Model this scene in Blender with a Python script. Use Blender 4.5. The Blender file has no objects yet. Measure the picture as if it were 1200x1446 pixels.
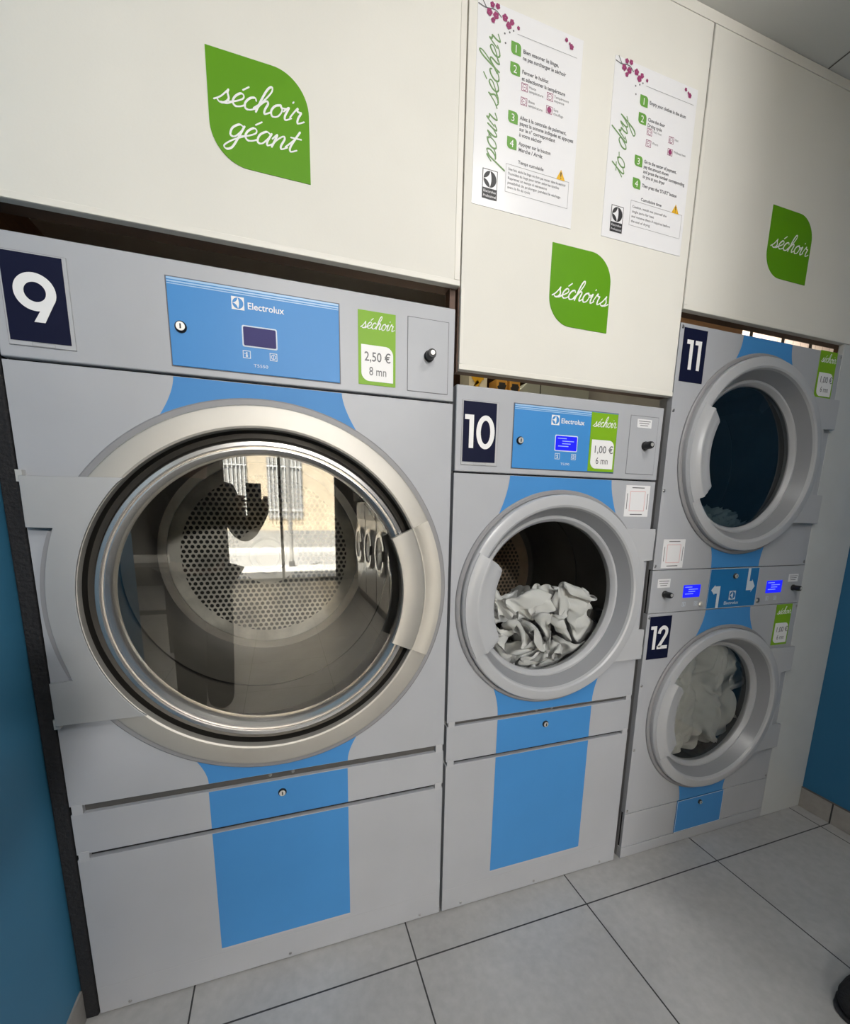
import bpy, bmesh, math, random
from mathutils import Vector, noise, Matrix, Euler
from mathutils.geometry import tessellate_polygon
random.seed(7)
PI = math.pi
scene = bpy.context.scene
COL = scene.collection
ORIG = {}          # object name -> world origin of the thing it belongs to

# ------------------------------------------------------------------ materials
def mat(name, col, rough=.5, metal=0., emit=None, es=0., spec=.5, noise_amt=0., nscale=8., bump=0., bscale=60., coat=0., stretch=None):
    m = bpy.data.materials.new(name); m.use_nodes = True
    nt = m.node_tree; b = nt.nodes['Principled BSDF']
    c = (col[0], col[1], col[2], 1)
    b.inputs['Base Color'].default_value = c
    b.inputs['Roughness'].default_value = rough
    b.inputs['Metallic'].default_value = metal
    b.inputs['Specular IOR Level'].default_value = spec
    b.inputs['Coat Weight'].default_value = coat
    if emit:
        b.inputs['Emission Color'].default_value = (*emit, 1); b.inputs['Emission Strength'].default_value = es
    if noise_amt or bump:
        tc = nt.nodes.new('ShaderNodeTexCoord'); mp = nt.nodes.new('ShaderNodeMapping')
        nt.links.new(tc.outputs['Object'], mp.inputs['Vector'])
        if stretch: mp.inputs['Scale'].default_value = stretch
    if noise_amt:
        n = nt.nodes.new('ShaderNodeTexNoise'); n.inputs['Scale'].default_value = nscale; n.inputs['Detail'].default_value = 6
        nt.links.new(mp.outputs['Vector'], n.inputs['Vector'])
        r = nt.nodes.new('ShaderNodeValToRGB')
        r.color_ramp.elements[0].position = .3; r.color_ramp.elements[1].position = .7
        r.color_ramp.elements[0].color = tuple(x*(1-noise_amt) for x in col) + (1,)
        r.color_ramp.elements[1].color = tuple(min(1, x*(1+noise_amt)) for x in col) + (1,)
        nt.links.new(n.outputs['Fac'], r.inputs['Fac']); nt.links.new(r.outputs['Color'], b.inputs['Base Color'])
    if bump:
        n2 = nt.nodes.new('ShaderNodeTexNoise'); n2.inputs['Scale'].default_value = bscale; n2.inputs['Detail'].default_value = 4
        nt.links.new(mp.outputs['Vector'], n2.inputs['Vector'])
        bp = nt.nodes.new('ShaderNodeBump'); bp.inputs['Strength'].default_value = bump; bp.inputs['Distance'].default_value = .01
        nt.links.new(n2.outputs['Fac'], bp.inputs['Height']); nt.links.new(bp.outputs['Normal'], b.inputs['Normal'])
    return m

def math_node(nt, op, a, b=None, c=None):
    n = nt.nodes.new('ShaderNodeMath'); n.operation = op
    for i, v in enumerate((a, b, c)):
        if v is None: continue
        if isinstance(v, (int, float)): n.inputs[i].default_value = v
        else: nt.links.new(v, n.inputs[i])
    return n.outputs[0]

def mix_col(nt, fac, c1, c2):
    n = nt.nodes.new('ShaderNodeMix'); n.data_type = 'RGBA'
    for key, v in ((0, fac), (6, c1), (7, c2)):
        if isinstance(v, tuple): n.inputs[key].default_value = v
        elif isinstance(v, (int, float)): n.inputs[key].default_value = v
        else: nt.links.new(v, n.inputs[key])
    return n.outputs[2]

def grid_lines(nt, coord, start, step, half):
    # 1 on a joint, 0 elsewhere
    t = math_node(nt, 'DIVIDE', math_node(nt, 'SUBTRACT', coord, start), step)
    f = math_node(nt, 'ABSOLUTE', math_node(nt, 'SUBTRACT', t, math_node(nt, 'ROUND', t)))
    return math_node(nt, 'LESS_THAN', f, half/step)

def tile_mat(name, base, xs, ys, half, joint=(.03, .03, .03), axes=('X', 'Y'), rough=.42, amt=.20):
    m = mat(name, base, rough)
    nt = m.node_tree; b = nt.nodes['Principled BSDF']
    g = nt.nodes.new('ShaderNodeNewGeometry'); s = nt.nodes.new('ShaderNodeSeparateXYZ')
    nt.links.new(g.outputs['Position'], s.inputs[0])
    lines = None
    for ax, sp in zip(axes, (xs, ys)):
        if sp is None: continue
        l = grid_lines(nt, s.outputs[ax], sp[0], sp[1], half)
        lines = l if lines is None else math_node(nt, 'MAXIMUM', lines, l)
    n = nt.nodes.new('ShaderNodeTexNoise'); n.inputs['Scale'].default_value = 2.6; n.inputs['Detail'].default_value = 8; n.inputs['Roughness'].default_value = .62
    nt.links.new(g.outputs['Position'], n.inputs['Vector'])
    n3 = nt.nodes.new('ShaderNodeTexNoise'); n3.inputs['Scale'].default_value = 38; n3.inputs['Detail'].default_value = 5
    nt.links.new(g.outputs['Position'], n3.inputs['Vector'])
    r = nt.nodes.new('ShaderNodeValToRGB'); r.color_ramp.elements[0].position = .3; r.color_ramp.elements[1].position = .72
    r.color_ramp.elements[0].color = tuple(x*(1-amt) for x in base) + (1,); r.color_ramp.elements[1].color = tuple(x*(1+amt) for x in base) + (1,)
    mixf = math_node(nt, 'ADD', math_node(nt, 'MULTIPLY', n.outputs['Fac'], .65), math_node(nt, 'MULTIPLY', n3.outputs['Fac'], .35))
    nt.links.new(mixf, r.inputs['Fac'])
    # small dark scuffs
    v = nt.nodes.new('ShaderNodeTexVoronoi'); v.inputs['Scale'].default_value = 5.5
    nt.links.new(g.outputs['Position'], v.inputs['Vector'])
    spot = math_node(nt, 'LESS_THAN', v.outputs['Distance'], .028)
    c = mix_col(nt, math_node(nt, 'MULTIPLY', spot, .45), r.outputs['Color'], (.12, .11, .1, 1))
    c = mix_col(nt, lines, c, (*joint, 1))
    nt.links.new(c, b.inputs['Base Color'])
    bp = nt.nodes.new('ShaderNodeBump'); bp.inputs['Strength'].default_value = .5; bp.inputs['Distance'].default_value = .002; bp.invert = True
    nt.links.new(lines, bp.inputs['Height']); nt.links.new(bp.outputs['Normal'], b.inputs['Normal'])
    return m

def glass_mat(name, tint, refl):
    m = bpy.data.materials.new(name); m.use_nodes = True
    nt = m.node_tree; nt.nodes.clear()
    out = nt.nodes.new('ShaderNodeOutputMaterial'); mx = nt.nodes.new('ShaderNodeMixShader')
    tr = nt.nodes.new('ShaderNodeBsdfTransparent'); tr.inputs[0].default_value = (*tint, 1)
    gl = nt.nodes.new('ShaderNodeBsdfGlossy'); gl.inputs['Roughness'].default_value = .0; gl.inputs[0].default_value = (1, 1, 1, 1)
    fr = nt.nodes.new('ShaderNodeFresnel'); fr.inputs[0].default_value = 1.5
    f = math_node(nt, 'MINIMUM', math_node(nt, 'MULTIPLY', fr.outputs[0], refl), 1.0)
    nt.links.new(f, mx.inputs[0]); nt.links.new(tr.outputs[0], mx.inputs[1]); nt.links.new(gl.outputs[0], mx.inputs[2])
    nt.links.new(mx.outputs[0], out.inputs[0])
    return m

def perforated_mat(name, base, hole, centre, r_in, r_out, pitch, hr, rough=.45, metal=0., plane=('X', 'Z')):
    # hexagonal grid of round holes between two radii, in world metres
    m = mat(name, base, rough, metal)
    nt = m.node_tree; b = nt.nodes['Principled BSDF']
    g = nt.nodes.new('ShaderNodeNewGeometry'); s = nt.nodes.new('ShaderNodeSeparateXYZ'); nt.links.new(g.outputs['Position'], s.inputs[0])
    u = math_node(nt, 'SUBTRACT', s.outputs[plane[0]], centre[0]); v = math_node(nt, 'SUBTRACT', s.outputs[plane[1]], centre[1])
    def lattice(off):
        d2 = None
        for c, st in ((u, pitch), (v, pitch*math.sqrt(3))):
            t = math_node(nt, 'ADD', math_node(nt, 'DIVIDE', c, st), off)
            f = math_node(nt, 'MULTIPLY', math_node(nt, 'SUBTRACT', t, math_node(nt, 'ROUND', t)), st)
            q = math_node(nt, 'MULTIPLY', f, f); d2 = q if d2 is None else math_node(nt, 'ADD', d2, q)
        return d2
    dd = math_node(nt, 'MINIMUM', lattice(0.), lattice(.5))
    h = math_node(nt, 'LESS_THAN', dd, hr*hr)
    rr = math_node(nt, 'ADD', math_node(nt, 'MULTIPLY', u, u), math_node(nt, 'MULTIPLY', v, v))
    h = math_node(nt, 'MULTIPLY', h, math_node(nt, 'LESS_THAN', rr, r_out*r_out))
    h = math_node(nt, 'MULTIPLY', h, math_node(nt, 'GREATER_THAN', rr, r_in*r_in))
    n = nt.nodes.new('ShaderNodeTexNoise'); n.inputs['Scale'].default_value = 9; n.inputs['Detail'].default_value = 5
    nt.links.new(g.outputs['Position'], n.inputs['Vector'])
    rp = nt.nodes.new('ShaderNodeValToRGB'); rp.color_ramp.elements[0].position = .38; rp.color_ramp.elements[1].position = .6
    rp.color_ramp.elements[0].color = tuple(x*.62 for x in base) + (1,); rp.color_ramp.elements[1].color = (*base, 1)
    nt.links.new(n.outputs['Fac'], rp.inputs['Fac'])
    c = mix_col(nt, h, rp.outputs['Color'], (*hole, 1))
    nt.links.new(c, b.inputs['Base Color'])
    return m

M = {}
M['grey'] = mat('grey_paint', (.405, .418, .447), .42, noise_amt=.035, nscale=5)
M['grey_door'] = mat('grey_door_plastic', (.44, .45, .47), .3, noise_amt=.02, nscale=4)
M['grey_dark'] = mat('grey_rim', (.26, .26, .27), .45)
M['slot'] = mat('dark_slot_metal', (.085, .082, .078), .6)
M['shell'] = mat('galvanised_side', (.3, .3, .3), .5, .4, noise_amt=.15)
M['inner'] = mat('seam_shade_black', (.02, .02, .02), .7)  # near-black for strips that paint the shade inside panel seams
M['blue'] = mat('blue_film', (.058, .245, .565), .5, spec=.3, noise_amt=.03, nscale=5)
M['blue_panel'] = mat('blue_control_film', (.055, .255, .60), .42, spec=.3)
M['blue_pale'] = mat('pale_blue_stripe', (.34, .55, .80), .35)
M['blue_deep'] = mat('deep_blue_film', (.02, .17, .42), .45, spec=.3)
M['navy'] = mat('navy_plate', (.004, .006, .028), .6, spec=.15)
M['white'] = mat('white_print', (.82, .82, .82), .45)
M['grey_print'] = mat('grey_print', (.13, .13, .14), .5)
M['pale_print'] = mat('pale_print', (.62, .70, .78), .5)
M['black_print'] = mat('black_print', (.025, .025, .028), .5)
M['green'] = mat('green_vinyl', (.105, .30, .004), .5, spec=.25, noise_amt=.03)
M['green_stk'] = mat('green_sticker', (.20, .41, .012), .45, spec=.3)
M['green_mid'] = mat('green_badge', (.13, .33, .05), .5)
M['green_ink'] = mat('green_script_ink', (.15, .28, .10), .5)
M['plum'] = mat('plum_ink', (.30, .04, .14), .5)
M['pink'] = mat('pink_ink', (.62, .30, .42), .5)
M['amber'] = mat('amber_sign', (.75, .43, .02), .4)
M['paper'] = mat('white_paper', (.78, .78, .795), .28)
M['red_soft'] = mat('pale_red_print', (.72, .42, .42), .5)
M['recess'] = mat('shaded_recess_grey', (.27, .278, .295), .28)  # door grey darkened to carry the shade inside the recess
M['steel'] = mat('brushed_steel', (.49, .47, .43), .5, .55, noise_amt=.06, nscale=6)
M['steel_hinge'] = mat('brushed_hinge_steel', (.46, .465, .47), .5, .5, noise_amt=.05, nscale=5)
M['chrome'] = mat('polished_ring', (.78, .76, .74), .24, .9)
M['groove'] = mat('dark_groove', (.045, .042, .037), .35, .5)
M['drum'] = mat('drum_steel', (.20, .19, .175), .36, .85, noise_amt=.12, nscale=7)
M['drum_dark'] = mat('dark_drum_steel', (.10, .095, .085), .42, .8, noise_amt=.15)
M['black'] = mat('black_plastic', (.012, .012, .013), .3)
M['key_metal'] = mat('key_metal', (.66, .65, .62), .35, .5)
M['screw'] = mat('screw_metal', (.33, .33, .33), .35, .8)
M['lcd_off'] = mat('dim_violet_screen', (.035, .032, .11), .55, spec=.15, emit=(.2, .17, .5), es=.10)
M['lcd'] = mat('lit_blue_screen', (.01, .01, .25), .2, emit=(.012, .015, 1), es=1.0)
M['lcd_text'] = mat('lit_screen_text', (.2, .25, .6), .3, emit=(.25, .35, 1), es=.6)
M['cream'] = mat('cream_board', (.73, .715, .66), .6, spec=.25, noise_amt=.03, nscale=3.0, bump=.02, bscale=180)
M['cream_edge'] = mat('cream_edging', (.74, .72, .66), .45)
M['filler'] = mat('pale_filler_board', (.56, .575, .57), .5, noise_amt=.03)
M['wood_dark'] = mat('dark_brown_wood', (.075, .035, .018), .55, noise_amt=.3, nscale=12, stretch=(1, 1, 8))
M['wood_tan'] = mat('tan_plywood', (.45, .28, .16), .55, noise_amt=.12, nscale=10, stretch=(1, 6, 6))
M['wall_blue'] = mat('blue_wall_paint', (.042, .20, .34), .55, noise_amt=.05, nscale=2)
M['wall_blue_darkened'] = mat('blue_wall_darkened_right', (.02, .135, .265), .6, noise_amt=.05, nscale=2)  # darkened copy of the wall blue for the dimmer right end
M['foam'] = mat('black_foam', (.012, .012, .014), .85, bump=.6, bscale=120)
M['ceiling'] = mat('grey_ceiling_panel', (.72, .715, .69), .6, noise_amt=.03, nscale=2)
M['seam'] = mat('dark_seam', (.12, .11, .10), .7)
M['wall_dark'] = mat('dark_wall', (.07, .07, .075), .8)
M['wall_mid'] = mat('grey_wall', (.33, .32, .30), .8)
M['floor'] = tile_mat('floor_tiles', (.40, .395, .385), (.8421, .6182), (-.1227, .6182), .0023)
M['skirt'] = tile_mat('skirting_tiles', (.33, .31, .285), None, (-.1227, .6182), .003, axes=('X', 'Y'))
M['linen'] = mat('white_linen', (.95, .94, .925), .85, noise_amt=.04, nscale=9)
M['linen_grey'] = mat('greyish_linen', (.84, .84, .82), .85, noise_amt=.05, nscale=9)
M['glass9'] = glass_mat('clear_door_glass', (.95, .96, .95), 4.0)
M['glass'] = glass_mat('clear_door_glass_small', (.93, .95, .95), 1.6)
M['glass_mirror_teal'] = glass_mat('teal_reflection_door_glass', (.36, .44, .47), 1.6)  # dark teal reflection of the blue wall put into the tint
M['shop_glass'] = glass_mat('shop_window_glass', (.97, .98, .98), 1.5)
M['jacket'] = mat('dark_jacket', (.012, .012, .014), .85)
M['trousers'] = mat('dark_trousers', (.012, .013, .018), .85)
M['skin'] = mat('skin', (.42, .25, .18), .55)
M['hair'] = mat('dark_hair', (.015, .011, .009), .6)
M['white_metal'] = mat('white_window_frame', (.75, .75, .74), .5)
M['washer'] = mat('washer_steel', (.45, .45, .45), .3, .8)
M['render_wall'] = mat('beige_facade', (.62, .52, .38), .85, noise_amt=.1, nscale=1.5)
M['pavement'] = mat('pale_pavement', (.62, .60, .56), .8, noise_amt=.1, nscale=2)
M['road'] = mat('grey_road', (.28, .275, .265), .85, noise_amt=.12, nscale=3)
M['bag'] = mat('black_fabric', (.004, .004, .005), .8, bump=.4, bscale=220)
M['box_white'] = mat('white_carton', (.8, .76, .62), .5)
M['box_amber'] = mat('amber_carton', (.62, .32, .05), .5)
M['duct'] = mat('grey_green_sheet_metal', (.30, .33, .31), .5, .2, noise_amt=.12)
M['bag_seam'] = mat('bag_piping', (.03, .03, .034), .6)

def brick_mat():
    m = mat('pale_brick', (.7, .6, .52), .85); nt = m.node_tree; b = nt.nodes['Principled BSDF']
    g = nt.nodes.new('ShaderNodeNewGeometry'); s = nt.nodes.new('ShaderNodeSeparateXYZ'); cb = nt.nodes.new('ShaderNodeCombineXYZ')
    nt.links.new(g.outputs['Position'], s.inputs[0]); nt.links.new(s.outputs['X'], cb.inputs[0]); nt.links.new(s.outputs['Z'], cb.inputs[1])
    br = nt.nodes.new('ShaderNodeTexBrick'); br.inputs['Scale'].default_value = 6
    br.inputs['Color1'].default_value = (.80, .70, .60, 1); br.inputs['Color2'].default_value = (.72, .60, .50, 1); br.inputs['Mortar'].default_value = (.45, .36, .3, 1)
    nt.links.new(cb.outputs[0], br.inputs['Vector']); nt.links.new(br.outputs['Color'], b.inputs['Base Color'])
    return m
M['brick'] = brick_mat()

# ------------------------------------------------------------------ mesh helpers
class MB:
    def __init__(s): s.v = []; s.f = []
    def add(s, vs, fs):
        o = len(s.v); s.v += [tuple(p) for p in vs]; s.f += [tuple(i+o for i in f) for f in fs]; return s
    def box(s, x0, x1, y0, y1, z0, z1):
        return s.add([(x0,y0,z0),(x1,y0,z0),(x1,y1,z0),(x0,y1,z0),(x0,y0,z1),(x1,y0,z1),(x1,y1,z1),(x0,y1,z1)],
                     [(0,1,5,4),(1,2,6,5),(2,3,7,6),(3,0,4,7),(4,5,6,7),(3,2,1,0)])
    def prism(s, pts, y0, y1):            # outline in (x,z), front at y0, back at y1
        n = len(pts)
        ar = sum(pts[i][0]*pts[(i+1) % n][1]-pts[(i+1) % n][0]*pts[i][1] for i in range(n))
        if ar < 0: pts = pts[::-1]
        tri = tessellate_polygon([[Vector((p[0], p[1], 0)) for p in pts]])
        vs = [(x, y0, z) for x, z in pts] + [(x, y1, z) for x, z in pts]
        fs = []
        for t in tri:
            a, b, c = [Vector(pts[i]) for i in t]
            t = t if (b-a).cross(c-a) > 0 else t[::-1]
            fs.append(tuple(t)); fs.append(tuple(i+n for i in t[::-1]))
        for i in range(n):
            j = (i+1) % n; fs.append((j, i, i+n, j+n))
        return s.add(vs, fs)
    def flat(s, pts, y):
        n = len(pts)
        ar = sum(pts[i][0]*pts[(i+1) % n][1]-pts[(i+1) % n][0]*pts[i][1] for i in range(n))
        if ar < 0: pts = pts[::-1]
        fs = []
        for t in tessellate_polygon([[Vector((p[0], p[1], 0)) for p in pts]]):
            a, b, c = [Vector(pts[i]) for i in t]
            fs.append(tuple(t if (b-a).cross(c-a) > 0 else t[::-1]))
        return s.add([(x, y, z) for x, z in pts], fs)
    def lathe(s, cx, cz, prof, n=96, a0=0., a1=2*PI, caps=False):   # axis along y; prof of (r, y)
        full = abs(a1-a0-2*PI) < 1e-6; k = n if full else n+1; m = len(prof)
        vs = []
        for i in range(k):
            a = a0+(a1-a0)*i/n
            for r, y in prof: vs.append((cx+r*math.cos(a), y, cz+r*math.sin(a)))
        fs = []
        for i in range(n):
            j = (i+1) % k
            for q in range(m-1): fs.append((i*m+q, i*m+q+1, j*m+q+1, j*m+q))
        if caps and not full:
            fs.append(tuple(range(m))); fs.append(tuple((k-1)*m+q for q in range(m))[::-1])
        return s.add(vs, fs)
    def disc(s, cx, cz, r, y, n=64): return s.flat([(cx+r*math.cos(2*PI*i/n), cz+r*math.sin(2*PI*i/n)) for i in range(n)], y)
    def knob(s, cx, cz, prof, n=28):       # closed lathe with front cap
        s.lathe(cx, cz, prof, n); r, y = prof[-1]; return s.disc(cx, cz, r, y, n)
    def tube(s, pts, r, n=8):
        pts = [Vector(p) for p in pts]; vs = []; fs = []
        for i, p in enumerate(pts):
            t = (pts[min(i+1, len(pts)-1)]-pts[max(i-1, 0)]).normalized()
            a = t.orthogonal().normalized() if abs(t.z) > .9 else t.cross(Vector((0, 0, 1))).normalized(); b = t.cross(a)
            rr = r[i] if isinstance(r, (list, tuple)) else r
            for k in range(n):
                w = 2*PI*k/n; vs.append(p+a*math.cos(w)*rr+b*math.sin(w)*rr)
        for i in range(len(pts)-1):
            for k in range(n): fs.append((i*n+k, i*n+(k+1) % n, (i+1)*n+(k+1) % n, (i+1)*n+k))
        fs.append(tuple(range(n))[::-1]); fs.append(tuple((len(pts)-1)*n+k for k in range(n)))
        return s.add(vs, fs)
    def ribbon(s, pts, w, y):              # flat stroke in the x-z plane
        n = len(pts); L = []; R = []
        for i in range(n):
            a = pts[max(i-1, 0)]; b = pts[min(i+1, n-1)]
            dx, dz = b[0]-a[0], b[1]-a[1]; l = math.hypot(dx, dz) or 1e-9
            ww = w[i] if isinstance(w, (list, tuple)) else w
            nx, nz = -dz/l*ww/2, dx/l*ww/2
            L.append((pts[i][0]+nx, y, pts[i][1]+nz)); R.append((pts[i][0]-nx, y, pts[i][1]-nz))
        return s.add(L+R, [(i, n+i, n+i+1, i+1) for i in range(n-1)])
    def pen(s, pts, r, y, n=8):            # soft flattened stroke lying on the plane y
        P = [Vector((a, 0, b)) for a, b in pts]; vs = []; fs = []
        rows = []
        for i, p in enumerate(P):
            t = P[min(i+1, len(P)-1)]-P[max(i-1, 0)]
            t = t.normalized() if t.length > 1e-9 else Vector((1, 0, 0))
            rows.append((p, t, r[i]))
        rows = [(rows[0][0]-rows[0][1]*rows[0][2]*.8, rows[0][1], rows[0][2]*.35)]+rows+[(rows[-1][0]+rows[-1][1]*rows[-1][2]*.8, rows[-1][1], rows[-1][2]*.35)]
        for p, t, rr in rows:
            q = Vector((-t.z, 0, t.x))
            for k in range(n):
                w = 2*PI*k/n; v = p+q*math.cos(w)*rr; vs.append((v.x, y-math.sin(w)*min(rr*.3, .0004), v.z))
        for i in range(len(rows)-1):
            for k in range(n): fs.append((i*n+k, i*n+(k+1) % n, (i+1)*n+(k+1) % n, (i+1)*n+k))
        fs.append(tuple(range(n))[::-1]); fs.append(tuple((len(rows)-1)*n+k for k in range(n)))
        return s.add(vs, fs)
    def build(s, name, material, parent=None, bevel=0, smooth=35, props=None):
        me = bpy.data.meshes.new(name)
        org = ORIG.get(parent.name, Vector((0, 0, 0))) if parent else Vector((0, 0, 0))
        me.from_pydata([(x-org.x, y-org.y, z-org.z) for x, y, z in s.v], [], s.f)
        me.materials.append(material)
        ob = bpy.data.objects.new(name, me); COL.objects.link(ob)
        if parent: ob.parent = parent; ORIG[ob.name] = org
        if smooth and me.polygons:
            me.polygons.foreach_set('use_smooth', [True]*len(me.polygons))
            me.set_sharp_from_angle(angle=math.radians(smooth))
        if bevel:
            b = ob.modifiers.new('Bevel', 'BEVEL'); b.width = bevel; b.segments = 2; b.limit_method = 'ANGLE'; b.angle_limit = math.radians(40)
        for k, v in (props or {}).items(): ob[k] = v
        return ob

def thing(name, label, cat, loc, group=None):
    o = bpy.data.objects.new(name, None); COL.objects.link(o); o.location = loc; o.empty_display_size = .05
    ORIG[o.name] = Vector(loc); o['label'] = label; o['category'] = cat
    if group: o['group'] = group
    return o
def tag(o, label, cat, group=None, kind=None):
    o['label'] = label; o['category'] = cat
    if group: o['group'] = group
    if kind: o['kind'] = kind
    return o
def struct(mb, name, m, bevel=0):
    o = mb.build(name, m, None, bevel); o['kind'] = 'structure'; return o
def BX(*a): return MB().box(*a)

def cr(pts, sub=7):                        # Catmull-Rom
    if len(pts) < 3: return [tuple(p) for p in pts]
    P = [pts[0]]+list(pts)+[pts[-1]]; out = []
    for i in range(1, len(P)-2):
        for k in range(sub):
            t = k/sub
            out.append(tuple(.5*(2*P[i][d]+(P[i+1][d]-P[i-1][d])*t+(2*P[i-1][d]-5*P[i][d]+4*P[i+1][d]-P[i+2][d])*t*t+(3*P[i][d]-P[i-1][d]-3*P[i+1][d]+P[i+2][d])*t**3) for d in (0, 1)))
    out.append(tuple(pts[-1])); return out

TAIL = [(.58,.95),(.52,.1),(.42,-.75),(.2,-1.0),(.02,-.78),(.3,-.25),(.78,.25)]
BOWL = [(.58,.85),(.32,1.0),(.06,.62),(.1,.1),(.34,.06),(.53,.55),(.6,.95)]
SCRIPT = {
 's': ([[(-.08,.08),(.2,.42),(.42,1.02)],[(.42,1.02),(.44,.78),(.6,.38),(.48,.05),(.25,-.02),(.08,.14)],[(.3,0),(.6,.02),(.85,.25)]], .78),
 'e': ([[(-.12,.18),(.2,.36),(.48,.66),(.46,.92),(.28,1.0),(.08,.68),(.06,.28),(.24,.02),(.48,.06),(.72,.28)]], .64),
 'c': ([[(.52,.78),(.4,.98),(.16,.84),(.03,.42),(.14,.06),(.38,.02),(.68,.26)]], .62),
 'h': ([[(-.1,.22),(.22,.85),(.46,1.7),(.4,2.1),(.24,1.9),(.14,1.2),(.08,0)],[(.08,0),(.14,.5),(.36,.96),(.52,.85),(.48,.3),(.56,.02),(.8,.26)]], .78),
 'o': ([[(.4,1.0),(.14,.84),(.03,.42),(.18,.02),(.46,.12),(.56,.6),(.4,1.0),(.48,.82),(.8,.86)]], .7),
 'i': ([[(-.05,.6),(.14,1.0),(.11,.3),(.22,.02),(.48,.27)],[(.24,1.42),(.27,1.52)]], .46),
 'r': ([[(-.08,.3),(.12,1.12),(.17,.92),(.30,.86),(.40,.84),(.36,.4),(.44,.02),(.74,.26)]], .64),
 'g': ([BOWL, TAIL], .74),
 'a': ([BOWL, [(.6,.95),(.55,.3),(.64,.02),(.88,.26)]], .78),
 'n': ([[(-.05,.6),(.1,1.0),(.1,.5),(.08,0)],[(.08,0),(.15,.5),(.4,.98),(.54,.82),(.5,.25),(.6,.02),(.84,.26)]], .78),
 't': ([[(-.05,.25),(.25,1.0),(.36,1.65)],[(.36,1.65),(.2,.45),(.3,.02),(.58,.22)],[(.02,1.08),(.58,1.12)]], .54),
 'p': ([[(-.08,.5),(.15,1.0),(.1,0),(.02,-1.0)],[(.1,.1),(.2,.7),(.44,1.0),(.6,.62),(.46,.1),(.24,.06)],[(.3,.03),(.6,.05),(.84,.28)]], .78),
 'u': ([[(-.06,.6),(.12,1.0),(.08,.3),(.25,0),(.48,.4),(.56,1.0)],[(.56,1.0),(.5,.3),(.6,.02),(.84,.26)]], .78),
 'd': ([BOWL, [(.76,2.05),(.56,.35),(.63,.02),(.86,.26)]], .78),
 'y': ([[(-.06,.6),(.12,1.0),(.1,.3),(.28,.03),(.48,.5),(.58,1.0)], TAIL], .74),
 ' ': ([], .55),
}
def script(mb, word, x0, z0, width, y, w=.17, slant=.26, xf=None, xh=None):
    # hand lettering of a given width whose baseline starts at (x0, z0); xf maps (u, v) to the plane
    strokes = []; x = 0
    for ch in word:
        acc = ch == 'é'; g, adv = SCRIPT['e' if acc else ch]
        for st in g: strokes.append([(px+x+slant*pz, pz) for px, pz in cr(st)])
        if acc: strokes.append([(x+.32+slant*1.28, 1.28), (x+.56+slant*1.6, 1.62)])
        x += adv
    k = width/x
    kz = xh or k
    for st in strokes:
        pts = [(a*k, b*kz) for a, b in st]
        pts = [xf(a, b) for a, b in pts] if xf else [(x0+a, z0+b) for a, b in pts]
        ww = []
        for i in range(len(pts)):      # heavier on downstrokes
            a = st[max(i-1, 0)]; b = st[min(i+1, len(st)-1)]
            ww.append(w/2*(1.15 if b[1] < a[1] else .85))
        mb.pen(pts, ww, y)

def text(mb, body, x, z, size, y, align='LEFT', width=None, rot=0., bold=.0):
    c = bpy.data.curves.new('tmp_text', 'FONT'); c.body = body; c.size = size; c.align_x = align; c.resolution_u = 3; c.offset = bold*size
    o = bpy.data.objects.new('tmp_text', c); COL.objects.link(o)
    dg = bpy.context.evaluated_depsgraph_get(); dg.update()
    me = bpy.data.meshes.new_from_object(o.evaluated_get(dg))
    vs = [(v.co.x, v.co.y) for v in me.vertices]; fs = [tuple(p.vertices) for p in me.polygons]
    if vs:
        if width:
            mn = min(a for a, _ in vs); mx = max(a for a, _ in vs); k = width/(mx-mn)
            vs = [(a*k, b) for a, b in vs]
        ca, sa = math.cos(rot), math.sin(rot)
        mb.add([(x+a*ca-b*sa, y, z+a*sa+b*ca) for a, b in vs], fs)
    bpy.data.objects.remove(o); bpy.data.curves.remove(c); bpy.data.meshes.remove(me)
    return mb

def leaf(x, z, w, h, r, n=10):             # two opposite rounded corners (top right, bottom left)
    p = [(x, z+h)]
    p += [(x+w-r+r*math.cos(a), z+h-r+r*math.sin(a)) for a in [PI/2*(1-i/n) for i in range(n+1)]]
    p += [(x+w, z)]
    p += [(x+r+r*math.cos(a), z+r+r*math.sin(a)) for a in [-PI/2-PI/2*i/n for i in range(n+1)]]
    return p
def rrect(x0, x1, z0, z1, r, n=5):
    p = []
    for cx, cz, s in ((x1-r, z1-r, 0), (x0+r, z1-r, 1), (x0+r, z0+r, 2), (x1-r, z0+r, 3)):
        p += [(cx+r*math.cos(PI/2*(s+i/n)), cz+r*math.sin(PI/2*(s+i/n))) for i in range(n+1)]
    return p
def frame_lines(mb, x0, x1, z0, z1, w, y):
    for a in ((x0, x1, z0, z0+w), (x0, x1, z1-w, z1), (x0, x0+w, z0+w, z1-w), (x1-w, x1, z0+w, z1-w)):
        mb.flat([(a[0], a[2]), (a[1], a[2]), (a[1], a[3]), (a[0], a[3])], y)
    return mb

def emblem_star(cx, cz, r, n=8):           # three-pointed swoosh inside a round emblem
    T = (cx, cz+r); B = (cx, cz-r); Lp = (cx-r, cz)
    def arc(a, b, bend):
        return [((1-t)**2*a[0]+2*t*(1-t)*bend[0]+t*t*b[0], (1-t)**2*a[1]+2*t*(1-t)*bend[1]+t*t*b[1]) for t in [i/n for i in range(n)]]
    return arc(T, Lp, (cx-.14*r, cz+.14*r))+arc(Lp, B, (cx-.14*r, cz-.14*r))+arc(B, T, (cx+.42*r, cz))

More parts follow.
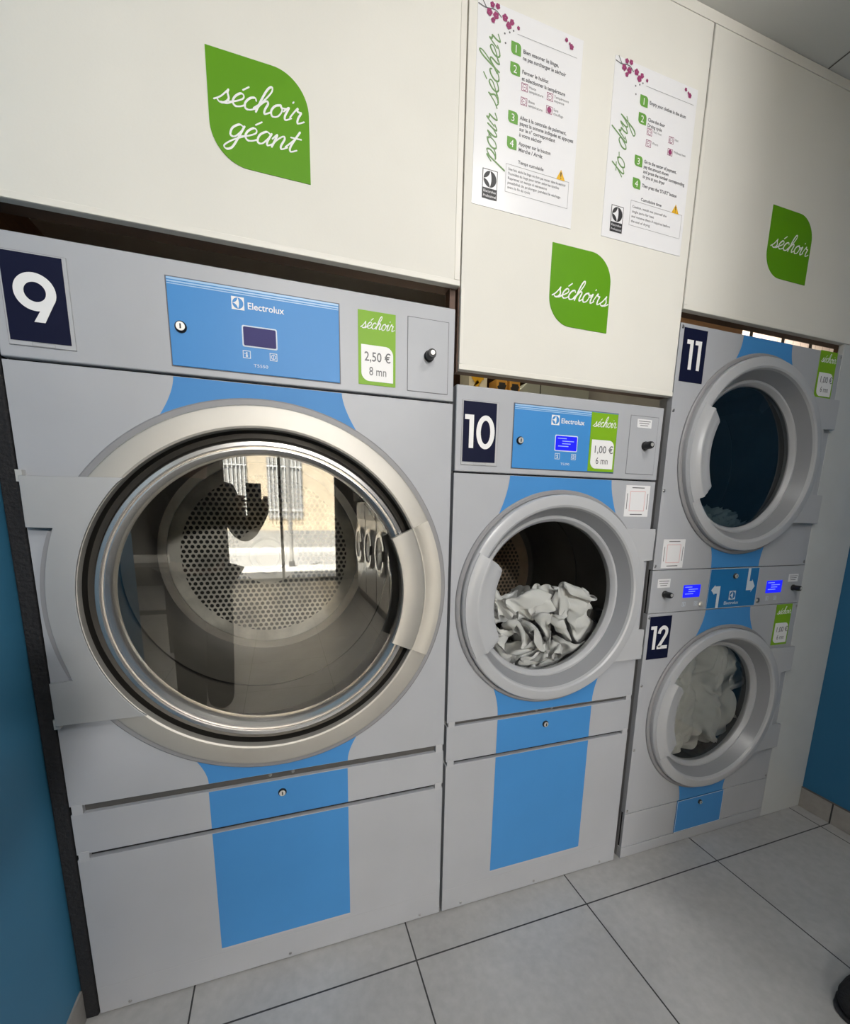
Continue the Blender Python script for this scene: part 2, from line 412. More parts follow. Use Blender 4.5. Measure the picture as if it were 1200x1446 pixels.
def plate_hole(x0, x1, z0, z1, cx, cz, r, y0, y1, n=96):
    # sheet with a round opening, front face y0
    angs = sorted(set([2*PI*i/n for i in range(n)]+[math.atan2(z-cz, x-cx) % (2*PI) for x in (x0, x1) for z in (z0, z1)]))
    mb = MB(); vs = []; fs = []
    for a in angs:
        c, s = math.cos(a), math.sin(a)
        t = min([q for q in ((x1-cx)/c if c > 1e-9 else 1e9, (x0-cx)/c if c < -1e-9 else 1e9, (z1-cz)/s if s > 1e-9 else 1e9, (z0-cz)/s if s < -1e-9 else 1e9)])
        i = (cx+r*c, cz+r*s); o = (cx+t*c, cz+t*s)
        vs += [(i[0], y0, i[1]), (o[0], y0, o[1]), (i[0], y1, i[1]), (o[0], y1, o[1])]
    k = len(angs)
    for i in range(k):
        j = (i+1) % k; a, b = 4*i, 4*j
        fs += [(a, a+1, b+1, b), (a+2, b+2, b+3, a+3), (a+1, a+3, b+3, b+1), (a, b, b+2, a+2)]
    return mb.add(vs, fs)

def flare_band(cx, cz, r, w0, w1, zend, y, up, p=2.0, nu=20, nv=12):
    # blue band that leaves the door ring and narrows towards a straight edge at zend
    def arcz(x): return cz+(1 if up else -1)*math.sqrt(max(r*r-x*x, 0))
    vs = []; fs = []
    for j in range(nv+1):
        v = j/nv; half = w0+(w1-w0)*v**p
        for i in range(nu+1):
            u = -1+2*i/nu; vs.append((cx+u*half, y, zend+(arcz(u*w1)-zend)*v))
    for j in range(nv):
        for i in range(nu):
            a = j*(nu+1)+i; q = (a, a+1, a+nu+2, a+nu+1)
            fs.append(q[::-1] if up else q)
    return MB().add(vs, fs)

def digit(mb, ch, x, z, y):
    if ch == '1': mb.flat([(x, z+.087), (x+.027, z+.087), (x+.027, z), (x+.0135, z), (x+.0135, z+.0745), (x, z+.0745)], y); return .031
    if ch == '0':
        n = 40; cx, cz = x+.028, z+.0435; vs = []; fs = []
        for i in range(n):
            a = 2*PI*i/n
            vs += [(cx+.028*math.cos(a), y, cz+.0445*math.sin(a)), (cx+.0145*math.cos(a), y, cz+.031*math.sin(a))]
        for i in range(n): j = (i+1) % n; fs.append((2*i, 2*j, 2*j+1, 2*i+1))
        mb.add(vs, fs); return .06
    if ch == '2':
        mb.ribbon(cr([(x+.005,z+.058),(x+.009,z+.072),(x+.023,z+.0805),(x+.037,z+.073),(x+.0385,z+.058),(x+.03,z+.042),(x+.008,z+.008)]), .0135, y)
        mb.flat([(x, z), (x+.048, z), (x+.048, z+.0125), (x, z+.0125)], y); return .05
    if ch == '9':
        n = 44; cx, cz = x+.0345, z+.0545; vs = []; fs = []
        for i in range(n):
            a = 2*PI*i/n
            vs += [(cx+.0345*math.cos(a), y, cz+.0345*math.sin(a)), (cx+.0178*math.cos(a), y, cz+.0178*math.sin(a))]
        for i in range(n): j = (i+1) % n; fs.append((2*i, 2*j, 2*j+1, 2*i+1))
        mb.add(vs, fs)
        mb.flat([(x+.0275, z), (x+.0455, z), (x+.0665, z+.042), (x+.069, z+.056), (x+.0540, z+.0545), (x+.0505, z+.040)], y-.0002); return .07

# ------------------------------------------------------------------ shared machine pieces
def screw(root, x, z, y=0., r=.0045):
    MB().knob(x, z, [(r, y), (r, y-.001), (r*.7, y-.0024)], 14).build('screw', M['screw'], root)
def key_lock(root, x, z, r, y):
    l = MB().knob(x, z, [(r*1.25, y), (r*1.25, y-.003), (r, y-.006)], 24).build('key_lock', M['black'], root)
    f = MB().knob(x, z, [(r*.92, y-.006), (r*.92, y-.0072)], 24).build('lock_face', M['key_metal'], l)
    BX(x-r*.15, x+r*.15, y-.0082, y-.0072, z-r*.5, z+r*.5).build('keyhole', M['black'], l)
def push_button(root, x, z, r=.0135):
    b = MB().knob(x, z, [(r, 0), (r, -.004), (r*.86, -.006), (r*.86, -.024), (r*.75, -.028)], 28).build('push_button', M['black'], root)
    MB().knob(x+.001, z+.001, [(r*.42, -.028), (r*.42, -.0292)], 18).build('button_tip', M['key_metal'], b)
def number_plate(root, x, z, txt, framed, w=.0995, h=.158):
    if framed:
        fr = BX(x-.0035, x+w+.0075, -.002, 0, z-.0085, z+h+.003).build('number_plate', M['grey_door'], root)
        frame_lines(MB(), x-.0035, x+w+.0075, z-.0085, z+h+.003, .0008, -.0022).build('plate_outline', M['grey_dark'], fr)
        pl = BX(x, x+w, -.003, -.0021, z, z+h).build('number_panel', M['navy'], fr)
        frame_lines(MB(), x+w*.34, x+w*.72, z-.0075, z-.001, .0005, -.0023).build('card_slot', M['grey_dark'], fr)
        mb = MB()
    else:
        fr = BX(x, x+w, -.0015, 0, z, z+h).build('number_plate', M['navy'], root); mb = MB()
    y = -.0036 if framed else -.002
    wd = {'9': .069, '10': .091, '11': .066, '12': .085}[txt]
    cx = x+(w-wd)/2
    for ch in txt: cx += digit(mb, ch, cx, z+.0365, y)+(.004 if txt != '9' else 0)
    mb.build('number_digits', M['white'], fr)
def price_sticker(root, x, z, price, mins, w=.094, h=.168, y=0., name='price_sticker', ink='grey_print'):
    s = BX(x, x+w, y-.0012, y, z, z+h).build(name, M['green_stk'], root)
    lf = MB().flat(leaf(x+.007, z+.0085, w-.0135, h*.495, .02), y-.0018).build('price_field', M['white'], s)
    t = MB(); script(t, 'séchoir', x+.007, z+h*.765, w*.86, y-.0018, w=.0021, xh=.0145)
    t.build('script_lettering', M['white'], s)
    n = MB(); text(n, price, x+.0145, z+.055, .030, y-.0022, width=w*.70, bold=.008); text(n, mins, x+.026, z+.0225, .028, y-.0022, width=w*.46, bold=.004)
    n.build('price_lettering', M[ink], s)
def info_sticker(root, x, z, w, h):
    s = BX(x, x+w, -.001, 0, z, z+h).build('white_label', M['paper'], root)
    t = MB()
    for i, (a, b) in enumerate(((.08, .9), (.12, .82), (.2, .75))):
        t.flat([(x+w*a, z+h*(.72-.25*i)), (x+w*b, z+h*(.72-.25*i)), (x+w*b, z+h*(.8-.25*i)), (x+w*a, z+h*(.8-.25*i))], -.0014)
    t.build('label_print', M['grey_print'], s)
def code_sticker(root, x, z, w=.098, h=.1):
    s = BX(x, x+w, -.001, 0, z, z+h).build('square_label', M['paper'], root)
    for zz in (z+.006, z+h-.009):
        MB().flat([(x+.024, zz), (x+.074, zz), (x+.074, zz+.003), (x+.024, zz+.003)], -.0014).build('label_print', M['grey_print'], s)
    for xx in (x+.006, x+w-.009):
        MB().flat([(xx, z+.024), (xx+.0025, z+.024), (xx+.0025, z+.074), (xx, z+.074)], -.0014).build('label_print', M['grey_print'], s)
    frame_lines(MB(), x+.018, x+w-.018, z+.018, z+h-.018, .002, -.0014).build('printed_frame', M['red_soft'], s)
def brand_mark(root, x, z, s, y, bg, textpos=None, fg='white'):
    a = MB().flat([(x, z), (x+s, z), (x+s, z+s), (x, z+s)], y).build('brand_emblem', M[fg], root)
    MB().disc(x+s/2, z+s/2, s*.43, y-.0003, 32).build('emblem_disc', M[bg], a)
    MB().flat(emblem_star(x+s/2, z+s/2, s*.43), y-.0006).build('emblem_star', M[fg], a)
    if textpos:
        tx, tz, w, size = textpos
        text(MB(), 'Electrolux', tx, tz, size, y, width=w, bold=.012).build('brand_lettering', M[fg], root)
def screen(root, x0, x1, z0, z1, y, lit, frame=True):
    if frame: f = MB().prism(rrect(x0-.0028, x1+.0028, z0-.0028, z1+.0028, .004), y-.0008, y).build('display', M['pale_print'], root); y -= .0008
    s = MB().prism(rrect(x0, x1, z0, z1, .003), y-.0006, y).build('display_screen' if frame else 'display', M['lcd' if lit else 'lcd_off'], f if frame else root)
    if lit:
        t = MB(); h = z1-z0; w = x1-x0
        for i, (a, b) in enumerate(((.08, .5), (.3, .85), (.3, .7), (.12, .6))):
            t.flat([(x0+w*a, z1-h*(.2+.18*i)), (x0+w*b, z1-h*(.2+.18*i)), (x0+w*b, z1-h*(.14+.18*i)), (x0+w*a, z1-h*(.14+.18*i))], y-.0009)
        t.build('screen_text', M['lcd_text'], f if frame else s)
def touch_icon(root, x, z, s, y, kind):
    a = frame_lines(MB(), x, x+s, z, z+s, s*.09, y)
    if kind == 0: a.ribbon([(x+s*.5, z+s*.25), (x+s*.5, z+s*.8)], s*.18, y); a.ribbon([(x+s*.2, z+s*.6), (x+s*.35, z+s*.6)], s*.1, y); a.disc(x+s*.5, z+s*.3, s*.15, y-.0001, 12)
    else:
        a.ribbon([(x+s*.5+s*.28*math.cos(t), z+s*.5+s*.28*math.sin(t)) for t in [2*PI*i/16 for i in range(17)]], s*.09, y); a.ribbon([(x+s*.5, z+s*.3), (x+s*.5, z+s*.7)], s*.09, y)
    a.build('touch_button', M['pale_print'], root)

def drum(root, cx, cz, r_open, y_open, R, depth, back_mat, back_r, hub_r, metal, lifters, lift_phase=.4):
    d = MB().lathe(cx, cz, [(r_open, y_open), (r_open+.012, y_open+.012), (R, y_open+.035), (R, depth), (back_r+.004, depth+.004)], 96)
    dr = d.build('drum', metal, root)
    b = MB().lathe(cx, cz, [(back_r, depth+.002), (back_r, depth-.008), (back_r-.008, depth-.013), (hub_r*2.2, depth-.013), (hub_r*1.6, depth-.03), (hub_r*1.45, depth-.055)], 72)
    b.build('drum_back', back_mat, dr)
    h = MB().knob(cx, cz, [(hub_r*1.5, depth-.05), (hub_r*1.4, depth-.07), (hub_r, depth-.078), (hub_r*.9, depth-.10), (hub_r*.75, depth-.105)], 36)
    h.build('drum_hub', M['drum_back_plain'], dr)
    for k in range(lifters):
        a = lift_phase+2*PI*k/lifters
        c, s = math.cos(a), math.sin(a); tx, tz = -s, c
        lb = MB(); vs = []
        for yy in (y_open+.05, depth-.01):
            for rr, t in ((R-.0, -.03), (R-.07, -.012), (R-.07, .012), (R-.0, .03)):
                vs.append((cx+c*rr+tx*t, yy, cz+s*rr+tz*t))
        lb.add(vs, [(0,1,5,4),(1,2,6,5),(2,3,7,6),(0,3,2,1),(4,5,6,7)])
        lb.build('drum_lifter', metal, dr)
    MB().lathe(cx, cz, [(R-.001, depth*.48), (R-.004, depth*.485), (R-.001, depth*.49)], 72).build('drum_seam', M['groove'], dr)
    return dr
M['drum_back_plain'] = mat('cream_drum_plate', (.74, .70, .60), .5)

def sector(cx, cz, prof, a0, a1, n=24): return MB().lathe(cx, cz, prof, n, a0, a1, caps=True)

def small_door(root, cx, cz, lug, glass):
    MB().lathe(cx, cz, [(.342, 0), (.342, -.005), (.338, -.008), (.330, -.008), (.327, -.003), (.327, .018)], 96).build('door_surround', M['grey_dark'], root, smooth=14)
    dr = MB().lathe(cx, cz, [(.328, -.003), (.328, -.020), (.325, -.026), (.319, -.028), (.297, -.029), (.291, -.026), (.287, -.018)], 112).build('door', M['grey_door'], root, smooth=22)
    MB().lathe(cx, cz, [(.2872, -.0185), (.268, .014), (.2645, .020)], 112).build('door_recess', M['recess'], dr)
    MB().lathe(cx, cz, [(.2648, .020), (.262, .0175), (.256, .0175), (.252, .021), (.246, .032), (.246, .05)], 112).build('glass_rim', M['grey_door'], dr, smooth=22)
    MB().disc(cx, cz, .248, .037, 64).build('door_glass', glass, dr)
    a0, a1 = math.radians(151), math.radians(209.5)
    prof = [(.325, -.024), (.322, -.031), (.296, -.034), (.290, -.040), (.284, -.041), (.276, -.036), (.250, -.030), (.231, -.027), (.226, -.022), (.228, -.012), (.26, .0), (.29, -.012)]
    N = 44; k = len(prof); vs = []; fs = []
    for i in range(N+1):
        t = i/N; e = min(t, 1-t)*(a1-a0)*.23/.024
        lim = .226+(.030*(1-math.sqrt(max(0, 1-(1-e)**2))) if e < 1 else 0)
        a = a0+(a1-a0)*t
        for r, y in prof:
            r = max(r, lim); vs.append((cx+r*math.cos(a), y, cz+r*math.sin(a)))
    for i in range(N):
        for q in range(k-1): fs.append((i*k+q, i*k+q+1, (i+1)*k+q+1, (i+1)*k+q))
    fs.append(tuple(range(k))); fs.append(tuple(N*k+q for q in range(k))[::-1])
    hd = MB().add(vs, fs)
    hd.build('door_handle', M['grey_door'], dr, smooth=50)
    # hinge plate with two lugs
    ri = .300
    ang = math.asin(.226/ri*.98) if .226 < ri else .8
    aa = [math.asin(.226/.318)*(1-2*i/14) for i in range(15)]
    pts = [(lug, .225), (lug, .121), (.329, .118)]
    pts += [(.329-.0+.010*(1-(2*t-1)**2), .118-.236*t) for t in [i/8 for i in range(1, 8)]]
    pts += [(.333, -.118), (lug, -.121), (lug, -.228)]
    pts += [(.318*math.cos(a), .318*math.sin(a)) for a in aa[::-1]]
    MB().prism([(cx+a, cz+b) for a, b in pts], -.019, -.0085).build('hinge_plate', M['grey_door'], dr, bevel=.0015)
    for zz in (.2, -.2): BX(cx+lug-.001, cx+lug+.006, -.014, -.004, cz+zz-.014, cz+zz+.014).build('hinge_pin', M['key_metal'], dr)
    return dr

def cabinet(root, x0, x1, z1, depth, m=None):
    c = MB()
    c.box(x0, x0+.004, .0205, depth, 0, z1); c.box(x1-.004, x1, .0205, depth, 0, z1)
    c.box(x0+.004, x1-.004, .0205, depth, z1-.004, z1); c.box(x0+.004, x1-.004, depth-.004, depth, 0, z1-.004)
    return c.build('cabinet', m or M['grey'], root)

def lint_drawers(root, x0, x1, gA0, gA1, gB0, gB1, ztop, bx0, bx1, bz, lockx, lockz):
    # gA slot under the front, gB seam under the drawer
    cab = BX(x0+.006, x1-.006, .012, .0204, gA0-.03, gA1+.03).build('slot_shade_strip', M['slot'], root)  # dark bar added behind the slot to stand for its shade
    dw = BX(x0, x1, 0, .02, gB1, gA0).build('lint_drawer', M['grey'], root, bevel=.001)
    lp = BX(x0, x1, 0, .02, 0.004, gB0).build('lower_panel', M['grey'], root, bevel=.001)
    MB().flat([(bx0, gB1+.001), (bx1, gB1+.001), (bx1, gA0-.001), (bx0, gA0-.001)], -.0008).build('blue_band', M['blue'], dw)
    MB().flat([(bx0, bz), (bx1, bz), (bx1, gB0-.001), (bx0, gB0-.001)], -.0008).build('blue_band', M['blue'], lp)
    MB().flat([(bx0-.001, bz-.006), (bx1+.001, bz-.006), (bx1, bz), (bx0, bz)], -.0006).build('band_hem', M['grey_door'], lp)
    BX(x0+.006, x1-.006, .014, .0205, gB0-.03, gB1+.03).build('seam_shade_strip', M['inner'], root)  # dark strip standing for shade in the seam
    for a, b in ((gA0, gA1), (gB0-.004, gB1+.004)):
        for xx in (x0+.004, x1-.026):
            BX(xx, xx+.022, -.0015, .012, a-.001, b+.003).build('end_clip', M['grey_door'], root)
    key_lock(dw, lockx, lockz, .009, 0)
    for xx in (lockx-.03, lockx+.03): screw(root, xx, (gA0+gA1)/2, .012, .005)
    for xx in (x0+.069, lockx, x1-.0685): screw(root, xx, .0165, 0)
    # faint crease above the plinth
    BX(x0+.01, x1-.01, -.0004, 0, .083, .0845).build('plinth_crease', M['grey_dark'] if False else M['grey_door'], lp)

# ------------------------------------------------------------------ dryer nine
D9 = thing('tumble_dryer', 'large grey tumble dryer numbered 9 with wide steel rimmed door, beside the blue wall', 'tumble dryer', (.48, 0, 0), 'front loading tumble dryers')
cabinet(D9, 0, .96, 1.845, 1.12)
c9x, c9z = .480, 1.115
plate_hole(0, .96, .6205, 1.6165, c9x, c9z, .4025, 0, .02).build('front_panel', M['grey'], D9)
hp = BX(0, .96, -.003, .02, 1.6215, 1.8468).build('header_panel', M['grey'], D9, bevel=.0025)
BX(.006, .954, .012, .0204, 1.60, 1.64).build('seam_shade_strip', M['inner'], D9)
number_plate(D9, .0215, 1.6528, '9', True); 
for o in list(D9.children):
    if o.name.startswith('number_plate'): o.location.y -= .003
pn = BX(.3008, .6608, -.0055, -.003, 1.6375, 1.8122).build('control_panel', M['blue_panel'], D9, bevel=.001)
frame_lines(MB(), .2985, .6631, 1.6352, 1.8145, .0024, -.0034).build('panel_gap', M['grey_print'], D9)
t = MB()
for i, (a, b) in enumerate(((0, .004), (.0062, .0092), (.0112, .0132))): t.flat([(.302, 1.8112-a), (.6596, 1.8112-a), (.6596, 1.8112-b), (.302, 1.8112-b)], -.006)
t.build('panel_stripes', M['blue_pale'], pn)
brand_mark(pn, .4262, 1.7668, .0262, -.006, 'blue_panel', (.4585, 1.7712, .077, .0195))
screen(pn, .4473, .5165, 1.6955, 1.7345, -.0055, False)
touch_icon(pn, .4440, 1.6685, .0165, -.006, 0); touch_icon(pn, .5012, 1.6690, .0165, -.006, 1)
text(MB(), 'T5550', .4655, 1.6515, .0095, -.006, width=.031).build('model_lettering', M['pale_print'], pn)
key_lock(pn, .3226, 1.7157, .0095, -.0055)
price_sticker(D9, .7065, 1.641, '2,50 €', '8 mn', y=-.003)
cp = BX(.8326, .9415, -.0042, -.003, 1.638, 1.811).build('coin_panel', M['grey'], D9, bevel=.0006)
frame_lines(MB(), .8312, .9429, 1.6366, 1.8124, .0014, -.0033).build('panel_gap', M['grey_print'], D9)
push_button(cp, .8889, 1.725); 
for o in list(cp.children):
    if o.name.startswith('push_button'): o.location.y -= .0042
flare_band(c9x+.002, c9z, .462, .183, .2265, 1.6155, -.0008, True, 1.6).build('blue_band', M['blue'], D9)
flare_band(c9x+.003, c9z, .462, .181, .2165, .6215, -.0008, False, 1.8).build('blue_band', M['blue'], D9)
lint_drawers(D9, 0, .96, .598, .6205, .4728, .4868, 1.6, .3005, .6632, .1025, .4825, .559)
# door nine
MB().lathe(c9x, c9z, [(.4695, 0), (.4695, -.004), (.466, -.007), (.4545, -.007), (.452, -.002), (.452, .018)], 128).build('door_surround', M['grey_dark'], D9, smooth=14)
d9 = MB().lathe(c9x, c9z, [(.4535, -.002), (.4535, -.013), (.451, -.016), (.447, -.017), (.407, -.018), (.4025, -.016), (.4010, -.010), (.400, .014)], 144).build('door', M['steel'], D9, smooth=14)
MB().lathe(c9x, c9z, [(.4005, .002), (.396, .020), (.385, .024), (.379, .018), (.376, .006)], 144).build('door_groove', M['groove'], d9)
MB().lathe(c9x, c9z, [(.3765, .012), (.3755, -.004), (.3735, -.007), (.3655, -.0085), (.3640, -.006), (.3632, .004), (.3612, .004), (.3600, .0005), (.3570, .0), (.3500, .012), (.3475, .020), (.347, .05)], 144).build('chrome_ring', M['chrome'], d9, smooth=24)
MB().disc(c9x, c9z, .349, .034, 96).build('door_glass', M['glass9'], d9)
hg = MB()
pts = [(-.2895, .279), (-.472, .277), (-.473, .172), (-.4275, .1705)]
pts += [(-.4275-.030*(1-(2*t-1)**2), .1705-.3405*t) for t in [i/12 for i in range(1, 12)]]
pts += [(-.430, -.170), (-.473, -.172), (-.473, -.2745), (-.294, -.2745)]
a0 = math.atan2(-.2745, -.294) % (2*PI); a1 = math.atan2(.279, -.2895) % (2*PI)
pts += [(.404*math.cos(a0+(a1-a0)*i/30), .404*math.sin(a0+(a1-a0)*i/30)) for i in range(1, 30)]
hg.prism([(c9x+a, c9z+b) for a, b in pts], -.0225, -.0165).build('hinge_plate', M['steel_hinge'], d9, bevel=.001)
MB().lathe(c9x, c9z, [(.4685, -.007), (.4685, -.016), (.4520, -.0164)], 30, PI-.36, PI+.36).build('hinge_backing', M['grey_dark'], d9)
for zz in (1.392, .842): BX(.001, .012, -.016, -.002, zz-.012, zz+.012).build('hinge_pin', M['key_metal'], d9)
sector(c9x, c9z, [(.4525, -.0165), (.4510, -.0215), (.4100, -.0225), (.4070, -.0195), (.4040, -.0195), (.4010, -.0265), (.3960, -.0300), (.3460, -.0330), (.3390, -.0310), (.3370, -.0260), (.3390, -.0180), (.37, -.012), (.405, -.0165)], -math.radians(24.8), math.radians(25.2), 32).build('door_handle', M['steel'], d9, smooth=50)
M['back9'] = perforated_mat('cream_perforated_plate', (.86, .82, .72), (.03, .026, .022), (.452, 1.130), .125, .338, .0225, .0076)
M['side9'] = M['drum']
drum(D9, .452, 1.130, .352, .05, .425, .86, M['back9'], .388, .050, M['drum'], 0)

# ------------------------------------------------------------------ dryer ten
D10 = thing('tumble_dryer', 'mid-sized grey tumble dryer numbered 10 with crumpled white linen behind its round door', 'tumble dryer', (1.327, 0, 0), 'front loading tumble dryers')
X2, X3 = .9693, 1.6849
cabinet(D10, X2, X3, 1.6655, 1.0)
cax, caz = 1.3265, 1.0605
plate_hole(X2, X3, .690, 1.4385, cax, caz, .300, 0, .02).build('front_panel', M['grey'], D10)
BX(X2, X3, -.003, .02, 1.4430, 1.6675).build('header_panel', M['grey'], D10, bevel=.0025)
BX(X2+.006, X3-.006, .012, .0204, 1.42, 1.46).build('seam_shade_strip', M['inner'], D10)
number_plate(D10, .9900, 1.4695, '10', True)
for o in list(D10.children):
    if o.name.startswith('number_plate'): o.location.y -= .003
pn = BX(1.1452, 1.5052, -.0055, -.003, 1.4595, 1.634).build('control_panel', M['blue_panel'], D10, bevel=.001)
frame_lines(MB(), 1.1429, 1.5075, 1.4572, 1.6363, .0024, -.0034).build('panel_gap', M['grey_print'], D10)
t = MB()
for i, (a, b) in enumerate(((0, .004), (.0062, .0092), (.0112, .0132))): t.flat([(1.1464, 1.633-a), (1.4058, 1.633-a), (1.4058, 1.633-b), (1.1464, 1.633-b)], -.006)
t.build('panel_stripes', M['blue_pale'], pn)
brand_mark(pn, 1.2675, 1.586, .0275, -.006, 'blue_panel', (1.3003, 1.5925, .081, .0195))
screen(pn, 1.2862, 1.3605, 1.5165, 1.5570, -.0055, True)
touch_icon(pn, 1.2870, 1.4905, .017, -.006, 0); touch_icon(pn, 1.3440, 1.4910, .017, -.006, 1)
text(MB(), 'T5290', 1.3085, 1.4745, .0095, -.006, width=.031).build('model_lettering', M['pale_print'], pn)
key_lock(pn, 1.1669, 1.5353, .0088, -.0055)
price_sticker(pn, 1.4065, 1.4612, '1,00 €', '6 mn', w=.0975, h=.171, y=-.0055)
cp = BX(1.5560, 1.6655, -.0042, -.003, 1.4605, 1.6355).build('coin_panel', M['grey'], D10, bevel=.0006)
frame_lines(MB(), 1.5546, 1.6669, 1.4591, 1.6369, .0014, -.0033).build('panel_gap', M['grey_print'], D10)
info_sticker(cp, 1.5812, 1.6015, .057, .0255); push_button(cp, 1.6204, 1.5478)
for o in list(cp.children):
    o.location.y -= .0042
flare_band(cax-.001, caz, .336, .1812, .2165, 1.4375, -.0008, True, 1.6).build('blue_band', M['blue'], D10)
flare_band(cax, caz, .336, .183, .2065, .6910, -.0008, False, 1.8).build('blue_band', M['blue'], D10)
code_sticker(D10, 1.5672, 1.3250)
lint_drawers(D10, X2, X3, .6755, .6900, .5435, .5560, 1.4, 1.1440, 1.5095, .1125, 1.3257, .6341)
small_door(D10, cax, caz, .363, M['glass'])
M['back_small'] = perforated_mat('brown_perforated_plate', (.30, .22, .15), (.02, .015, .01), (cax, caz), .09, .235, .020, .0066)
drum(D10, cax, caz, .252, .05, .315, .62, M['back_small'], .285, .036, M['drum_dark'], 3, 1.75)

# ------------------------------------------------------------------ stacked dryers eleven and twelve
DS = thing('stacked_tumble_dryer', 'grey double-deck tumble dryer numbered 11 above and 12 below, next to the pale end panel', 'tumble dryer', (2.108, 0, 0), 'front loading tumble dryers')
X4, X5 = 1.7169, 2.4998
cabinet(DS, X4, X5, 1.921, .95, M['shell'])
dx = 2.1085; zu, zl = 1.5355, .5825
plate_hole(X4, X5, 1.1445, 1.9232, dx, zu, .300, 0, .02).build('upper_front_panel', M['grey'], DS, bevel=.001)
plate_hole(X4, X5, .1965, .9880, dx, zl, .300, 0, .02).build('lower_front_panel', M['grey'], DS, bevel=.001)
BX(X4+.004, X5-.004, .012, .0204, .02, .22).build('seam_shade_strip', M['inner'], DS)
BX(X4+.004, X5-.004, .012, .0204, .97, 1.16).build('seam_shade_strip', M['inner'], DS)
mp = BX(X4, X5, -.001, .0115, .9900, 1.1420).build('control_panel', M['grey'], DS, bevel=.001)
pt = BX(X4, 1.9815, 0, .0115, .0490, .1940).build('toe_panel', M['grey'], DS, bevel=.001)
pm = BX(1.9840, 2.2400, -.0005, .0115, .0490, .1925).build('toe_door', M['blue'], DS, bevel=.001)
frame_lines(MB(), 1.9840, 2.2400, .0490, .1925, .002, -.001).build('toe_door_edge', M['pale_print'], pm)
BX(2.2425, X5, 0, .0115, .0490, .1940).build('toe_panel', M['grey'], DS, bevel=.001)
BX(X4, X5, 0, .02, 0.002, .0460).build('plinth', M['grey'], DS, bevel=.001)
key_lock(pm, 2.1065, .1662, .0075, -.0005)
number_plate(DS, 1.7325, 1.7545, '11', False, .0975, .1570); number_plate(DS, 1.7310, .8190, '12', False, .0985, .1585)
price_sticker(DS, 2.3795, 1.7635, '1,00 €', '6 mn', .0925, .1615); price_sticker(DS, 2.3755, .8165, '1,00 €', '6 mn', .0915, .1695)
flare_band(dx, zu, .336, .1192, .1475, 1.9228, -.0008, True, 2.2).build('blue_band', M['blue'], DS)
flare_band(dx+.001, zu, .336, .1230, .1395, 1.1450, -.0008, False, 2.).build('blue_band', M['blue'], DS)
flare_band(dx-.001, zl, .336, .1170, .1560, .9875, -.0008, True, 1.8).build('blue_band', M['blue'], DS)
flare_band(dx, zl, .336, .1200, .1355, .1970, -.0008, False, 2.).build('blue_band', M['blue'], DS)
code_sticker(DS, 1.7495, 1.1500)
bp_ = BX(1.9870, 2.2400, -.0025, -.001, .9915, 1.1405).build('service_flap', M['blue_deep'], mp)
frame_lines(MB(), 1.9870, 2.2400, .9915, 1.1405, .0014, -.0028).build('flap_edge', M['pale_print'], bp_)
MB().flat([(2.0005, 1.0620), (2.0185, 1.0810), (2.0185, 1.0755), (2.0455, 1.0755), (2.0455, .9935), (2.0320, .9935), (2.0320, 1.0480), (2.0185, 1.0480), (2.0185, 1.0430)], -.0032).build('arrow_print', M['pale_print'], bp_)
MB().flat([(2.1805, 1.1385), (2.1935, 1.1385), (2.1935, 1.0890), (2.2070, 1.0890), (2.2070, 1.0960), (2.2255, 1.0680), (2.2070, 1.0460), (2.2070, 1.0540), (2.1805, 1.0540)], -.0032).build('arrow_print', M['pale_print'], bp_)
key_lock(bp_, 2.1135, 1.1118, .0085, -.0025)
brand_mark(bp_, 2.0955, 1.0215, .0335, -.0032, 'blue_deep', (2.0735, 1.0040, .0745, .0165), 'pale_print')
screen(mp, 1.8665, 1.9475, 1.0400, 1.0860, -.001, True, False); screen(mp, 2.2935, 2.3820, 1.0370, 1.0860, -.001, True, False)
for xs in ((1.868, 1.925), (2.299, 2.345)):
    for k, xx in enumerate(xs): touch_icon(mp, xx, 1.008, .016, -.0016, k)
info_sticker(mp, 1.7442, 1.0812, .056, .0305); info_sticker(mp, 2.4135, 1.0775, .056, .0305)
push_button(mp, 1.7814, 1.0573, .0125); push_button(mp, 2.4490, 1.0531, .0125)
for o in mp.children:
    if o.name.startswith(('white_label', 'push_button')): o.location.y -= .001
MB().knob(1.9591, 1.0116, [(.010, -.001), (.010, -.003), (.006, -.006)], 20).build('round_fastener', M['key_metal'], mp)
MB().knob(2.2569, 1.0110, [(.010, -.001), (.010, -.003), (.006, -.006)], 20).build('round_fastener', M['screw'], mp)
for zz in (1.912, 1.665, 1.4115, 1.157, .9744, .7197, .4643, .2084): screw(DS, X4+.0085, zz, 0, .0055)
for zz in (1.912, 1.157, .9744, .2084): screw(DS, X5-.0085, zz, 0, .0055)
small_door(DS, dx, zu, .3905, M['glass_mirror_teal']); small_door(DS, dx, zl, .3905, M['glass'])
for cz in (zu, zl):
    drum(DS, dx, cz, .252, .05, .315, .62, M['drum_dark'], .285, .036, M['drum_dark'], 3, .9)

